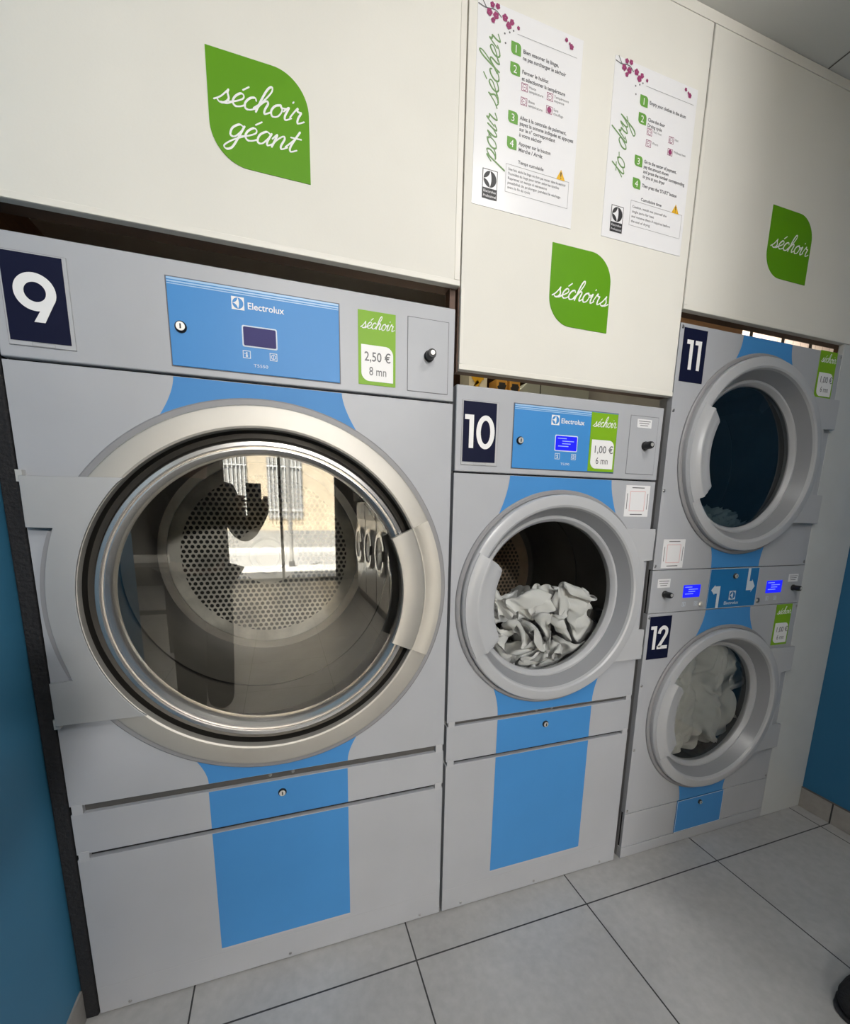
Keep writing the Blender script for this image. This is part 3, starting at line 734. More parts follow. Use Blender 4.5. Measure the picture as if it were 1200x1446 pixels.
# ------------------------------------------------------------------ laundry
def ridged(p, f):
    return 1-abs(noise.noise(Vector(p)*f))*2
def crumple(cen, rad, drum_c, R, ymin, ymax, amp, f, stretch, tilt, seed, nu=190, nv=130):
    vs = []; fs = []
    sd = Vector((seed*3.1, seed*1.7, seed*2.3))
    ca, sa = math.cos(tilt), math.sin(tilt)
    for j in range(nv+1):
        th = PI*j/nv
        for i in range(nu):
            ph = 2*PI*i/nu
            n = Vector((math.sin(th)*math.cos(ph), math.sin(th)*math.sin(ph), math.cos(th)))
            q = Vector((n.x*ca-n.z*sa, n.y, n.x*sa+n.z*ca))
            q = Vector((q.x*stretch[0], q.y*stretch[1], q.z*stretch[2]))
            wq = q+.75*Vector((noise.noise(q*1.1+sd), noise.noise(q*1.1+sd*2), noise.noise(q*1.1+sd*3)))+.16*Vector((noise.noise(q*3.3+sd), noise.noise(q*3.3+sd*2), noise.noise(q*3.3+sd*3)))
            r1, r2, r3 = ridged(wq+sd, f), ridged(wq+sd*1.5, f*1.9), ridged(wq+sd*.7, f*4.1)
            d = .62*max(r1, 0)**1.5+.42*max(r2, 0)**1.6+.13*r3
            k = 1+amp*(d-.55)
            x, y, z = cen[0]+rad[0]*n.x*k, cen[1]+rad[1]*n.y*k, cen[2]+rad[2]*n.z*k
            ddx, ddz = x-drum_c[0], z-drum_c[1]; rr = math.hypot(ddx, ddz)
            lim = R-.004-.008*(1+noise.noise(Vector((x, y, z))*14))
            if y < ymin+.05: lim = min(lim, R-.055+(y-ymin))
            if rr > lim: x, z = drum_c[0]+ddx*lim/rr, drum_c[1]+ddz*lim/rr
            y = max(y, ymin+.006*(1+noise.noise(Vector((x, 0, z))*22)))
            y = min(y, ymax)
            vs.append((x, y, z))
    for j in range(nv):
        for i in range(nu):
            a = j*nu+i; b = j*nu+(i+1) % nu; fs.append((a, a+nu, b+nu, b))
    return vs, fs
def laundry(name, label, m, *blobs):
    mb = MB()
    for b in blobs: mb.add(*crumple(*b))
    return tag(mb.build(name, m, None, smooth=80), label, 'laundry', 'laundry inside the dryers')
def cloth_pile(sheets, R, y0, y1, grav, frames, seed, nseg=40, shrink=1.0):
    """simulate loose sheets in a drum of radius R along y; returns verts, faces in drum coordinates"""
    sc = bpy.context.scene; C = sc.collection
    g0 = tuple(sc.gravity); sc.gravity = grav
    # collider: inside of the drum
    vs = []; fs = []
    n = nseg; ys = [y0, y0+.06, (y0+y1)/2, y1]; rr = [R-.05, R, R, R]
    for y, r in zip(ys, rr):
        for i in range(n): a = 2*math.pi*i/n; vs.append((r*math.cos(a), y, r*math.sin(a)))
    for j in range(len(ys)-1):
        for i in range(n): fs.append((j*n+i, j*n+(i+1) % n, (j+1)*n+(i+1) % n, (j+1)*n+i))
    c0 = len(vs); vs.append((0, y0, 0)); c1 = len(vs); vs.append((0, y1, 0))
    for i in range(n): fs.append((c0, (i+1) % n, i)); fs.append((c1, 3*n+i, 3*n+(i+1) % n))
    me = bpy.data.meshes.new('tmp_col'); me.from_pydata(vs, [], fs); me.flip_normals() if False else None
    co = bpy.data.objects.new('tmp_col', me); C.objects.link(co)
    cm = co.modifiers.new('c', 'COLLISION'); co.collision.thickness_outer = .004; co.collision.thickness_inner = .06; co.collision.cloth_friction = 1.5; co.collision.use_culling = False
    vs = []; fs = []
    for (mat_, w, d, nu, nv, folds, amp) in sheets:
        o = len(vs); sd = Vector((seed+len(vs), 3.3, 7.7))
        # accordion folded strip of true length w, depth d
        L = 0
        for i in range(nu+1):
            t = i/nu; ph = t*folds*2*math.pi
            for j in range(nv+1):
                v = j/nv-.5
                x = (t-.5)*w; z = amp*math.sin(ph+1.2*v+2*noise.noise(Vector((t*3, v*3, 1))+sd)); 
                p = Vector((x, v*d+.02*math.sin(ph*.7), z+.015*noise.noise(Vector((t*9, v*9, 0))+sd)))
                q = mat_ @ p; vs.append(tuple(q))
        for i in range(nu):
            for j in range(nv): a = o+i*(nv+1)+j; fs.append((a, a+1, a+nv+2, a+nv+1))
    me = bpy.data.meshes.new('tmp_cloth'); me.from_pydata(vs, [], fs)
    ob = bpy.data.objects.new('tmp_cloth', me); C.objects.link(ob)
    cl = ob.modifiers.new('cloth', 'CLOTH'); s = cl.settings
    s.quality = 5; s.mass = .15; s.air_damping = 1.5; s.tension_stiffness = 12; s.compression_stiffness = 12; s.shear_stiffness = 4; s.bending_stiffness = .15
    s.tension_damping = 5; s.compression_damping = 5; s.shear_damping = 5
    k = cl.collision_settings; k.use_collision = True; k.collision_quality = 3; k.distance_min = .004; k.use_self_collision = True; k.self_distance_min = .004; k.self_friction = 2
    cl.point_cache.frame_start = 1; cl.point_cache.frame_end = frames
    sc.frame_start = 1; sc.frame_end = frames
    for f in range(1, frames+1): sc.frame_set(f)
    dg = bpy.context.evaluated_depsgraph_get(); ev = ob.evaluated_get(dg); m2 = bpy.data.meshes.new_from_object(ev)
    out = [tuple(v.co) for v in m2.vertices]; ff = [tuple(p.vertices) for p in m2.polygons]
    for o_ in (ob, co): bpy.data.objects.remove(o_)
    bpy.data.meshes.remove(m2); sc.frame_set(1); sc.gravity = g0
    return out, ff

def at(x, y, z, rx, ry, rz): return Matrix.Translation((x, y, z)) @ Euler((rx, ry, rz)).to_matrix().to_4x4()
def pile(name, label, m, sheets, grav, frames, seed, cx, cz, kx, kz, ky=1.):
    v, f = cloth_pile(sheets, .30, .055, .56, grav, frames, seed)
    out = []
    for x, y, z in v:
        x *= kx; z = -.29+(z+.29)*kz; r = math.hypot(x, z)
        y = .055+(y-.055)*ky
        lim = .306 if y > .12 else .262+(y-.055)*.6
        if r > lim: x, z = x*lim/r, z*lim/r
        out.append((cx+x, y, cz+z))
    o = MB().add(out, f).build(name, m, None, smooth=120)
    sb = o.modifiers.new('Subsurf', 'SUBSURF'); sb.levels = 1; sb.render_levels = 1
    return tag(o, label, 'laundry', 'laundry inside the dryers')
pile('bed_linen', 'crumpled white linen heaped low behind the round door of dryer 10', M['linen'],
     [(at(.02,.28,-.13,0,.0,.1),.36,.40,76,28,6,.065), (at(.03,.27,.0,.1,-.15,-.3),.38,.38,76,28,6,.065), (at(-.05,.29,.12,.1,.2,.3),.30,.34,60,26,5,.06), (at(.08,.26,.10,.1,-.2,1.2),.28,.24,54,20,5,.05)],
     (-.5, -1.2, -9.8), 36, 3, cax+.014, caz, 1.20, 1.12)
pile('wet_laundry', 'greyish white laundry filling the round door of dryer 12', M['linen_grey'],
     [(at(.0,.17,-.03,1.57,.0,.1),.34,.36,64,28,3,.055), (at(.0,.26,-.02,1.5,1.2,-.1),.34,.36,64,28,3,.04), (at(.0,.35,.02,1.57,.6,.0),.34,.36,64,28,3,.04)],
     (0, -9.8, -1.2), 24, 9, dx+.01, zl-.035, 1.42, 1.62, 2.0)
laundry('small_laundry', 'few pale cloths lying at the bottom of dark dryer 11', M['linen'], ((2.08, .15, 1.295), (.16, .10, .06), (dx, zu), .30, .06, .5, .7, 1.8, (1, 1, 1), .3, 9, 110, 70))

# ------------------------------------------------------------------ boards above the dryers
def board(name, x0, x1, z0, z1, trim_left=True):
    b = BX(x0, x1, 0, .018, z0, z1)
    o = struct(b, name, M['cream'], .0012)
    return o
board('wall_back_left', -.60, .9705, 1.902, 2.71)
board('wall_back_centre', .9745, 1.7135, 1.705, 2.71)
board('wall_back_right', 1.7175, 2.7625, 1.961, 2.71)
e = MB()
for x0, x1, z0 in ((-.6, .9705, 1.902), (.9745, 1.7135, 1.705), (1.7175, 2.7625, 1.961)): e.box(x0, x1, -.0016, 0, z0+.0005, z0+.0130)
e.box(-.6, 2.7625, -.0022, 0, 2.683, 2.709)
e.box(.955, .9700, -.0016, 0, 1.916, 2.682); e.box(1.718, 1.729, -.0016, 0, 1.975, 2.682); e.box(.9750, .9830, -.0014, 0, 1.719, 1.90)
struct(e, 'trim_1', M['cream_edge'], .0006)
bt = MB()     # timber carrying the boards
bt.box(-.6, .966, .0185, .06, 1.904, 1.945); bt.box(.9765, 1.7115, .0185, .05, 1.707, 1.740); bt.box(1.7195, 2.7625, .0185, .05, 1.963, 1.995)
bt.box(.951, .9665, .0185, .05, 1.848, 1.904); bt.box(.9705, .9745, .0085, .05, 1.70, 1.905)
struct(bt, 'trim_2', M['wood_dark'])
struct(BX(2.5015, 2.7625, .0, .018, 0.001, 1.9605), 'trim_3', M['filler'], .001)
struct(BX(-.034, -.003, -.002, .10, 0.001, 1.85), 'trim_4', M['foam'], .004)
struct(BX(2.60, 2.76, .05, .09, 1.93, 2.2), 'trim_5', M['wood_dark'])

# leaf shaped signs
def leaf_sign(label, x, z, words):
    r = thing('leaf_sign', label, 'sign', (x+.1, 0, z), 'green leaf signs on the boards')
    lf = MB().prism(leaf(x, z, .2, .2, .072, 16), -.0014, -.0001).build('leaf_panel', M['green'], r)
    t = MB()
    for w, dx_, dz_, wd in words: script(t, w, x+dx_, z+dz_, wd, -.0018, w=.0035, slant=.3, xh=.0250)
    t.build('script_lettering', M['white'], r)
leaf_sign('green leaf sign reading séchoir géant on the board above dryer 9', .4045, 2.047, (('séchoir', .013, .1085, .170), ('géant', .034, .0525, .134)))
leaf_sign('green leaf sign reading séchoirs on the centre board above dryer 10', 1.237, 1.853, (('séchoirs', .010, .070, .182),))
leaf_sign('green leaf sign reading séchoir on the right board above dryer 11', 2.0385, 2.110, (('séchoir', .014, .084, .172),))

# ------------------------------------------------------------------ instruction posters
def poster(label, x, z, w, h, title, steps, icons, foot, boxed):
    r = thing('instruction_poster', label, 'poster', (x+w/2, 0, z), 'instruction posters on the centre board')
    BX(x, x+w, -.0012, -.0001, z, z+h).build('paper_sheet', M['paper'], r)
    y1, y2, y3 = -.0016, -.0019, -.0022
    t = MB(); word, tx, tz, tl, thk = title
    script(t, word, 0, 0, tl, y1, w=thk, slant=.3, xf=lambda a, b: (x+tx-b, z+tz+a), xh=.0255)
    t.build('title_lettering', M['green_ink'], r)
    for num, bz, lines in steps:
        b = MB().flat(leaf(x+.0905, z+bz, .0275, .0255, .009, 6), y1).build('number_badge', M['green_mid'], r)
        text(MB(), num, x+.0985, z+bz+.0045, .0225, y2).build('badge_digit', M['white'], b)
    for num, bz, lines in steps:
        tb = MB()
        for (lz, s, wd) in lines: text(tb, s, x+.1235, z+lz, .0115, y1, width=wd, bold=.022)
        tb.build('step_lettering', M['grey_print'], r)
    text(MB(), foot[0], x+.1245, z+foot[1], .0105, y1, width=.075, bold=.02).build('heading_lettering', M['grey_print'], r)
    tb = MB()
    for (lz, s, wd) in boxed: text(tb, s, x+.097, z+lz, .0085, y1, width=wd, bold=.006)
    tb.build('note_lettering', M['grey_print'], r)
    frame_lines(MB(), x+.0905, x+.279, z+.044, z+.106, .0008, y1).build('note_frame', M['grey_dark'], r)
    for k, (ix, iz, s1, s2) in enumerate(icons):
        ic = frame_lines(MB(), x+ix, x+ix+.018, z+iz, z+iz+.0165, .0012, y1)
        if k < 3:
            ic.ribbon([(x+ix+.009+.0058*math.cos(q), z+iz+.0082+.0058*math.sin(q)) for q in [2*PI*i/16 for i in range(17)]], .001, y1)
            for j in range(3-k if k < 2 else 2): ic.disc(x+ix+.006+.003*j, z+iz+.0082, .001, y1, 8)
        ic = ic.build('setting_icon', M['plum'], r)
        if k == 3: MB().disc(x+ix+.009, z+iz+.0082, .0064, y2, 20).build('icon_dot', M['plum'], ic)
        q = MB(); text(q, s1, x+ix+.0215, z+iz+.0095, .0082, y1, bold=.008); 
        if s2: text(q, s2, x+ix+.0215, z+iz+.001, .0082, y1, bold=.008)
        q.build('icon_caption', M['grey_dark'], r)
    wn = MB().flat([(x+.239, z+.105), (x+.266, z+.105), (x+.2525, z+.1285)], y2).build('warning_triangle', M['amber'], r)
    MB().flat([(x+.2514, z+.1125), (x+.2536, z+.1125), (x+.2542, z+.1222), (x+.2508, z+.1222)], y3).disc(x+.2525, z+.1090, .0014, y3, 8).build('exclamation_mark', M['black_print'], wn)
    lg = MB().flat([(x+.0265, z+.017), (x+.0685, z+.017), (x+.0685, z+.082), (x+.0265, z+.082)], y1).build('brand_block', M['black_print'], r)
    MB().flat([(x+.0283, z+.041), (x+.0667, z+.041), (x+.0667, z+.0802), (x+.0283, z+.0802)], y2).build('emblem_field', M['paper'], lg)
    MB().disc(x+.0475, z+.0606, .0178, y3, 32).build('emblem_disc', M['black_print'], lg)
    MB().flat(emblem_star(x+.0475, z+.0606, .0178), -.0025).build('emblem_star', M['paper'], lg)
    q = MB(); text(q, 'Electrolux', x+.030, z+.0315, .0078, y2, width=.035); text(q, 'Professional', x+.030, z+.0215, .0078, y2, width=.035); q.build('brand_lettering', M['paper'], lg)
    # cherry blossom twig in the corner
    tw = MB(); tw.ribbon(cr([(x+.001, z+.407), (x+.02, z+.404), (x+.045, z+.4065), (x+.062, z+.397)]), .0022, y1); tw.ribbon(cr([(x+.010, z+.419), (x+.022, z+.404)]), .0022, y1)
    for a, b in ((.072, .369), (.085, .375), (.095, .381), (.075, .351), (.107, .390)): tw.disc(x+a, z+b, .0022, y1, 8)
    tw.build('twig_print', M['grey_print'], r)
    fl = MB()
    for a, b, s in ((.037, .414, .006), (.051, .415, .006), (.030, .398, .0075), (.047, .396, .0075), (.040, .385, .0055), (.071, .399, .0075), (.090, .396, .006), (.082, .387, .0075), (.108, .390, .004), (.244, .407, .0045), (.260, .397, .0062), (.254, .402, .003)):
        for k in range(5): fl.disc(x+a+s*.55*math.cos(k*1.2566+a*40), z+b+s*.55*math.sin(k*1.2566+a*40), s*.5, y2-.0001*k, 10)
    fl.build('blossom_print', M['plum'], r)
    MB().ribbon([(x+.106, z+.378), (x+.278, z+.379)], .0008, y1).build('rule_line', M['grey_dark'], r)
    return r
poster('tall white poster titled pour sécher in green script, left of the two', .996, 2.0945, .2945, .421, ('pour sécher', .0615, .098, .258, .0033),
       (('1', .3355, ((.345, 'Bien essorer le linge,', .102), (.3315, 'ne pas surcharger le séchoir', .125))),
        ('2', .2945, ((.3035, 'Fermer le hublot', .075), (.290, 'et sélectionner la température', .126))),
        ('3', .1945, ((.208, 'Allez à la centrale de paiement,', .138), (.196, 'payez la somme indiquée et appuyez', .160), (.184, 'sur le n° correspondant', .105), (.172, 'à votre séchoir', .066))),
        ('4', .1395, ((.153, 'Appuyer sur le bouton', .094), (.140, 'Marche / Arrêt', .070)))),
       ((.1235, .269, 'Haute', 'température'), (.197, .269, 'Température', 'moyenne'), (.1235, .2395, 'Basse', 'température'), (.197, .241, 'Sans', 'chauffage')),
       ('Temps cumulable', .113),
       ((.093, 'Une fois séché le linge ne doit pas rester dans le séchoir', .172), (.083, "l'humidité du linge peut varier selon les textiles", .152), (.073, 'Reprenez un temps si nécessaire', .115), (.063, 'possibilité de prolonger pendant le séchage', .158), (.053, 'avant la fin du cycle', .066)))
poster('tall white poster titled to dry in green script, right of the two', 1.3915, 2.098, .289, .418, ('to dry', .0585, .152, .138, .0033),
       (('1', .330, ((.341, 'Empty your clothes in the drum', .130),)),
        ('2', .2895, ((.302, 'Close the door', .060), (.289, 'Drying cycle', .050))),
        ('3', .190, ((.203, 'Go to the center of payment,', .118), (.191, 'pay the amount shown', .090), (.179, 'and press the number corresponding', .152), (.167, 'to you at you dryer', .080))),
        ('4', .136, ((.145, "Then press the 'START' button", .128),))),
       ((.1235, .270, 'Very hot', ''), (.202, .270, 'Hot', ''), (.1235, .243, 'Warm', ''), (.202, .241, 'Without heat', '')),
       ('Cumulative time', .111),
       ((.089, 'Caution, watch out yourself the', .125), (.077, 'single parts for heat', .080), (.065, 'and remove them if required before', .142), (.053, 'the end of drying', .068)))

# ------------------------------------------------------------------ room shell
struct(BX(-2.5, 5.2, -6.9, 2.4, -.06, 0), 'floor', M['floor'])
struct(BX(-2.5, 5.2, -6.95, 2.4, 2.7105, 2.80), 'ceiling', M['ceiling'])
cs = MB()
for x in (-.9, .14, 1.16, 2.189): cs.box(x-.002, x+.002, -6.8, -.002, 2.7095, 2.7104)
for y in (-1.05, -2.1): cs.box(-2.4, 2.76, y-.002, y+.002, 2.7096, 2.7104)
struct(cs, 'trim_6', M['seam'])
struct(BX(2.7635, 2.90, -1.30, .02, 0, 2.71), 'wall_right', M['wall_blue_darkened'])
struct(BX(2.7635, 2.90, -6.9, -1.30, 0, 2.71), 'wall_right_dark', M['wall_dark'])  # unseen stretch made dark so the dryer glass mirrors dark, not blue
struct(BX(2.7545, 2.7635, -6.9, -.0005, 0.0005, .0955), 'baseboard_right', M['skirt'], .0015)
sk = MB(); sk.box(2.7540, 2.7634, -6.9, -.0005, .0956, .0985); struct(sk, 'trim_7', M['seam'])
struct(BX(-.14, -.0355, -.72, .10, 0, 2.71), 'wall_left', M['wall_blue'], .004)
struct(BX(-.0354, -.0300, -.72, -.003, 0.0005, .0955), 'baseboard_left', M['skirt'])
struct(BX(-2.6, -2.5, -6.95, .2, 0, 2.71), 'wall_far_left', M['wall_mid'])
struct(BX(-2.6, -.14, .02, .10, 0, 2.71), 'wall_recess', M['wall_mid'])
# shop front with glazed opening and a narrow second window
sf = MB()
sf.box(-2.6, -1.25, -7.0, -6.9, 0, 2.71); sf.box(-.85, -.42, -7.0, -6.9, 0, 2.71); sf.box(-1.25, -.85, -7.0, -6.9, 0, .32); sf.box(-1.25, -.85, -7.0, -6.9, 2.1, 2.71)
sf.box(1.52, 2.9, -7.0, -6.9, 0, 2.71); sf.box(-.42, 1.52, -7.0, -6.9, 2.62, 2.71)
struct(sf, 'wall_front', M['wall_dark'])
wf = MB()
for x in (-.42, .50, 1.47): wf.box(x, x+.05, -6.99, -6.91, 0.001, 2.62)
wf.box(-.37, 1.47, -6.99, -6.91, 2.57, 2.62); wf.box(-.37, 1.47, -6.99, -6.91, .001, .05)
struct(wf, 'window_1', M['wall_mid'])
struct(BX(-.37, 1.47, -6.955, -6.95, .05, 2.57), 'window_2', M['shop_glass'])
w2 = MB()
w2.box(-1.25, -1.20, -6.99, -6.88, .32, 2.1); w2.box(-.90, -.85, -6.99, -6.88, .32, 2.1); w2.box(-1.20, -.90, -6.99, -6.88, .32, .37); w2.box(-1.20, -.90, -6.99, -6.88, 2.05, 2.1)
struct(w2, 'window_3', M['white_metal'])
# room behind the dryers, seen through the gaps above them
struct(BX(-.7, 5.2, 2.3, 2.4, 0, 2.71), 'wall_rear', M['wood_dark'])
struct(BX(-.70, -.6, .02, 2.4, 0, 2.71), 'wall_rear_left', M['wood_dark'])
struct(BX(5.1, 5.2, .02, 2.4, 0, 2.71), 'wall_rear_right', M['wall_dark'])
struct(BX(2.90, 5.2, -.02, .02, 0, 2.71), 'wall_rear_front', M['wall_dark'])
struct(BX(2.2, 5.0, 1.30, 1.36, 0.0, 2.705), 'wall_rear_brick', M['brick'])
bd = tag(BX(1.75, 2.412, .33, .35, 1.9215, 2.30).build('plywood_board', M['wood_tan'], None), 'tan plywood board standing on top of dryer 11 behind the gap', 'board')
for x in (2.425, 2.62, 2.80):
    tag(MB().tube([(x, .30, 1.9215), (x, .30, 2.705)], .006, 8).build('steel_rod', M['slot'], None), 'thin dark steel rod upright in the bright gap above dryer 11', 'rod', 'rods above the stacked dryer')
# things lying on top of dryer ten
def carton(label, x0, x1, y0, y1, h, m, stripe):
    r = thing('carton', label, 'box', ((x0+x1)/2, (y0+y1)/2, 1.666), 'cartons on top of dryer 10')
    BX(x0, x1, y0, y1, 1.6662, 1.6662+h).build('carton_body', M[m], r, bevel=.002)
    t = MB(); w = x1-x0
    t.ribbon([(x0+w*.15, 1.6662+h*.8), (x0+w*.45, 1.6662+h*.62), (x0+w*.3, 1.6662+h*.5), (x0+w*.8, 1.6662+h*.85)], h*.10, y0-.0012); t.flat([(x0+w*.2, 1.6662+h*.7), (x0+w*.8, 1.6662+h*.7), (x0+w*.8, 1.6662+h*.9), (x0+w*.2, 1.6662+h*.9)], y0-.0006)
    t.build('carton_print', M[stripe], r)
carton('small white and yellow carton on dryer 10, leftmost in the gap', 1.128, 1.196, .28, .36, .150, 'box_white', 'amber')
carton('small amber carton with dark print on dryer 10, left of its amber twin', 1.222, 1.262, .26, .32, .110, 'box_amber', 'black_print')
carton('small amber carton with dark print on dryer 10, beside the sheet metal duct', 1.272, 1.312, .26, .32, .110, 'box_amber', 'black_print')
dk = thing('sheet_metal_duct', 'grey green sheet metal duct with sloped end lying on top of dryer 10', 'duct', (1.6, .5, 1.6655))
MB().prism([(1.335, 1.6662), (1.335, 1.752), (1.40, 1.808), (1.678, 1.808), (1.678, 1.6662)], .36, .9).build('duct_body', M['duct'], dk, bevel=.003)
BX(1.455, 1.458, .3585, .36, 1.6662, 1.806).build('duct_seam', M['black'], dk)

# toe of a black shoe at the frame's lower right corner
def cr3(p, sub=6):
    xz = cr([(a[0], a[2]) for a in p], sub); yy = cr([(a[1], 0) for a in p], sub)
    return [(a, b[0], c) for (a, c), b in zip(xz, yy)]
sh = thing('shoe', 'black shoe on the floor tiles, its toe entering at the lower right corner', 'shoe', (2.0, -.635, 0))
def shoe_loft(rows, n=28):             # rows of (x, half width, z bottom, z top)
    vs = []; fs = []
    for x, hw, zb, zt in rows:
        for i in range(n):
            a = 2*PI*i/n; c, q = math.cos(a), math.sin(a)
            vs.append((x, -.635+.012*math.sin((x-1.86)*11)+hw*math.copysign(abs(c)**.75, c), (zb+zt)/2+(zt-zb)/2*math.copysign(abs(q)**.7, q)))
    for j in range(len(rows)-1):
        for i in range(n): fs.append((j*n+i, j*n+(i+1) % n, (j+1)*n+(i+1) % n, (j+1)*n+i))
    fs.append(tuple(range(n))[::-1]); fs.append(tuple((len(rows)-1)*n+i for i in range(n)))
    return MB().add(vs, fs)
shoe_loft([(1.898,0.012,0.014,0.031),(1.904,0.026,0.012,0.043),(1.917,0.038,0.012,0.052),(1.942,0.047,0.012,0.058),(1.982,0.050,0.012,0.067),(2.022,0.046,0.012,0.083),(2.062,0.041,0.012,0.097),(2.112,0.038,0.012,0.101),(2.162,0.036,0.012,0.101),(2.180,0.026,0.014,0.097)]).build('shoe_upper', M['bag'], sh, smooth=60)
shoe_loft([(1.893,0.016,0.001,0.014),(1.900,0.032,0.000,0.015),(1.917,0.043,0.000,0.015),(1.952,0.052,0.000,0.015),(2.002,0.050,0.000,0.015),(2.072,0.042,0.000,0.016),(2.132,0.041,0.000,0.018),(2.177,0.036,0.000,0.018),(2.185,0.028,0.001,0.017)]).build('shoe_sole', M['black'], sh)
for k in range(4): MB().tube([(2.007+.022*k, -.665, .078+.0055*k), (2.004+.022*k, -.635, .088+.0055*k), (2.007+.022*k, -.605, .078+.0055*k)], .0028, 6).build('shoe_lace', M['bag_seam'], sh)

# ------------------------------------------------------------------ what the big glass mirrors: washers, table, photographer, street
def washer(y, label):
    r = thing('washing_machine', label, 'washing machine', (2.1, y, 0), 'washing machines along the right wall')
    x = 1.64; w = .33
    BX(x, 2.60, y-w, y+w, .12, 1.42).build('washer_body', M['washer'], r, bevel=.006)
    BX(x+.02, 2.58, y-w+.01, y+w-.01, 0, .12).build('washer_plinth', M['wall_dark'], r)
    BX(x-.012, x, y-w+.01, y+w-.01, 1.18, 1.40).build('control_panel', M['black'], r, bevel=.003)
    def ringx(prof, name, m, p, n=48):
        vs = []; fs = []; k = len(prof)
        for i in range(n):
            a = 2*PI*i/n
            for rr, d in prof: vs.append((x-d, y+rr*math.cos(a), .80+rr*math.sin(a)))
        for i in range(n):
            j = (i+1) % n
            for q in range(k-1): fs.append((i*k+q, j*k+q, j*k+q+1, i*k+q+1))
        if prof[-1][0] < .2: fs.append(tuple(i*k+k-1 for i in range(n)))
        return MB().add(vs, fs).build(name, m, p)
    dd = ringx([(.27, 0), (.27, .03), (.25, .045), (.20, .045), (.19, .03)], 'door', M['chrome'], r)
    ringx([(.195, .03), (.18, .035)], 'door_glass', M['black'], dd)
    BX(x-.07, x-.03, y+.20, y+.26, .74, .86).build('door_handle', M['black'], dd, bevel=.006)
    MB().box(x-.014, x-.012, y-.06, y+.06, 1.25, 1.33).build('display', M['pale_print'], r)
WL = ('steel washing machine mirrored in the big door glass, nearest of the row', 'steel washing machine mirrored in the big door glass, second of the row', 'steel washing machine mirrored in the big door glass, third of the row', 'steel washing machine mirrored in the big door glass, farthest of the row')
for k in range(4): washer(-3.05-k*.70, WL[k])
struct(BX(1.60, 2.76, -5.6, -2.65, 1.44, 2.71), 'wall_washer_fascia', M['wall_dark'])

tb = thing('folding_table', 'dark folding table mirrored at the left of the big door glass', 'table', (-1.0, -3.4, 0))
BX(-1.55, -.42, -3.75, -3.05, .80, .84).build('table_top', M['wall_mid'], tb, bevel=.004)
for xx in (-1.50, -.50):
    for yy in (-3.70, -3.12): BX(xx, xx+.04, yy, yy+.04, 0, .80).build('leg', M['slot'], tb)
BX(-1.46, -.50, -3.42, -3.38, .30, .34).build('cross_bar', M['slot'], tb)

def skin(name, vs, es, rs, m, parent, lv=2):
    me = bpy.data.meshes.new(name); org = ORIG[parent.name]
    me.from_pydata([tuple(Vector(v)-org) for v in vs], es, []); me.materials.append(m)
    ob = bpy.data.objects.new(name, me); COL.objects.link(ob); ob.parent = parent; ORIG[ob.name] = org
    md = ob.modifiers.new('Skin', 'SKIN'); md.use_smooth_shade = True
    for i, rr in enumerate(rs):
        q = rr if isinstance(rr, tuple) else (rr, rr)
        me.skin_vertices[0].data[i].radius = q; me.skin_vertices[0].data[i].use_root = (i == 0)
    s = ob.modifiers.new('Subsurf', 'SUBSURF'); s.levels = lv; s.render_levels = lv
    return ob
PR = thing('person', 'person in dark clothes mirrored in the big door glass, raising a phone with both hands', 'person', (.05, -1.50, 0))
F = Vector((.42, .907, 0)); Rv = Vector((.907, -.42, 0)); B0 = Vector((.05, -1.50, 0))
def pp(r_, f_, z_): return B0+Rv*r_+F*f_+Vector((0, 0, z_))
lw = Vector((.325, -1.215, 1.355)); rw = Vector((.43, -1.255, 1.345))
body = [pp(0, 0, .95), pp(0, .01, 1.12), pp(0, .02, 1.28), pp(0, .02, 1.40), pp(0, .035, 1.47), pp(0, .06, 1.53), pp(0, .075, 1.60), pp(0, .07, 1.67),
        pp(-.17, .02, 1.40), pp(-.20, .19, 1.17), lw, pp(.17, .02, 1.40), pp(.21, .17, 1.16), rw,
        pp(-.075, 0, .90), pp(-.075, .015, .49), pp(-.08, -.02, .09), pp(.075, 0, .90), pp(.075, .02, .49), pp(.08, -.02, .09)]
be = [(0,1),(1,2),(2,3),(3,4),(4,5),(5,6),(6,7),(3,8),(8,9),(9,10),(3,11),(11,12),(12,13),(0,14),(14,15),(15,16),(0,17),(17,18),(18,19)]
br = [.13, .125, .135, .10, .055, .07, .088, .07, .065, .042, .026, .065, .042, .026, .085, .055, .037, .085, .055, .037]
bo = skin('body', body, be, br, M['skin'], PR)
skin('jacket', [body[i] for i in (0,1,2,3,8,9,10,11,12,13)]+[pp(0, .03, 1.455)], [(0,1),(1,2),(2,3),(3,4),(4,5),(5,6),(3,7),(7,8),(8,9),(3,10)], [.155,.15,.16,.125,.085,.06,.044,.085,.06,.044,.07], M['jacket'], PR)
skin('trousers', [body[0], body[14], body[15], pp(-.08, -.02, .10), body[17], body[18], pp(.08, -.02, .10)], [(0,1),(1,2),(2,3),(0,4),(4,5),(5,6)], [.15,.115,.09,.078,.115,.09,.078], M['trousers'], PR)
for s in (-1, 1):
    skin('shoe', [pp(.08*s, -.07, .045), pp(.085*s, .02, .05), pp(.092*s, .12, .04), pp(.097*s, .19, .036)], [(0,1),(1,2),(2,3)], [(.042,.042), (.046,.048), (.045,.038), (.036,.030)], M['black'], PR)
hr = MB(); vs = []; fs = []; n = 28; m_ = 16; hc = pp(0, .06, 1.625)
for j in range(m_+1):
    th = PI*.62*j/m_
    for i in range(n):
        a = 2*PI*i/n; d = Rv*math.sin(th)*math.cos(a)*.092+F*math.sin(th)*math.sin(a)*.105+Vector((0, 0, math.cos(th)*.115))
        if math.sin(a) > .35 and th > PI*.33: d = d*.80
        vs.append(hc+d*(1+.02*noise.noise(d*40)))
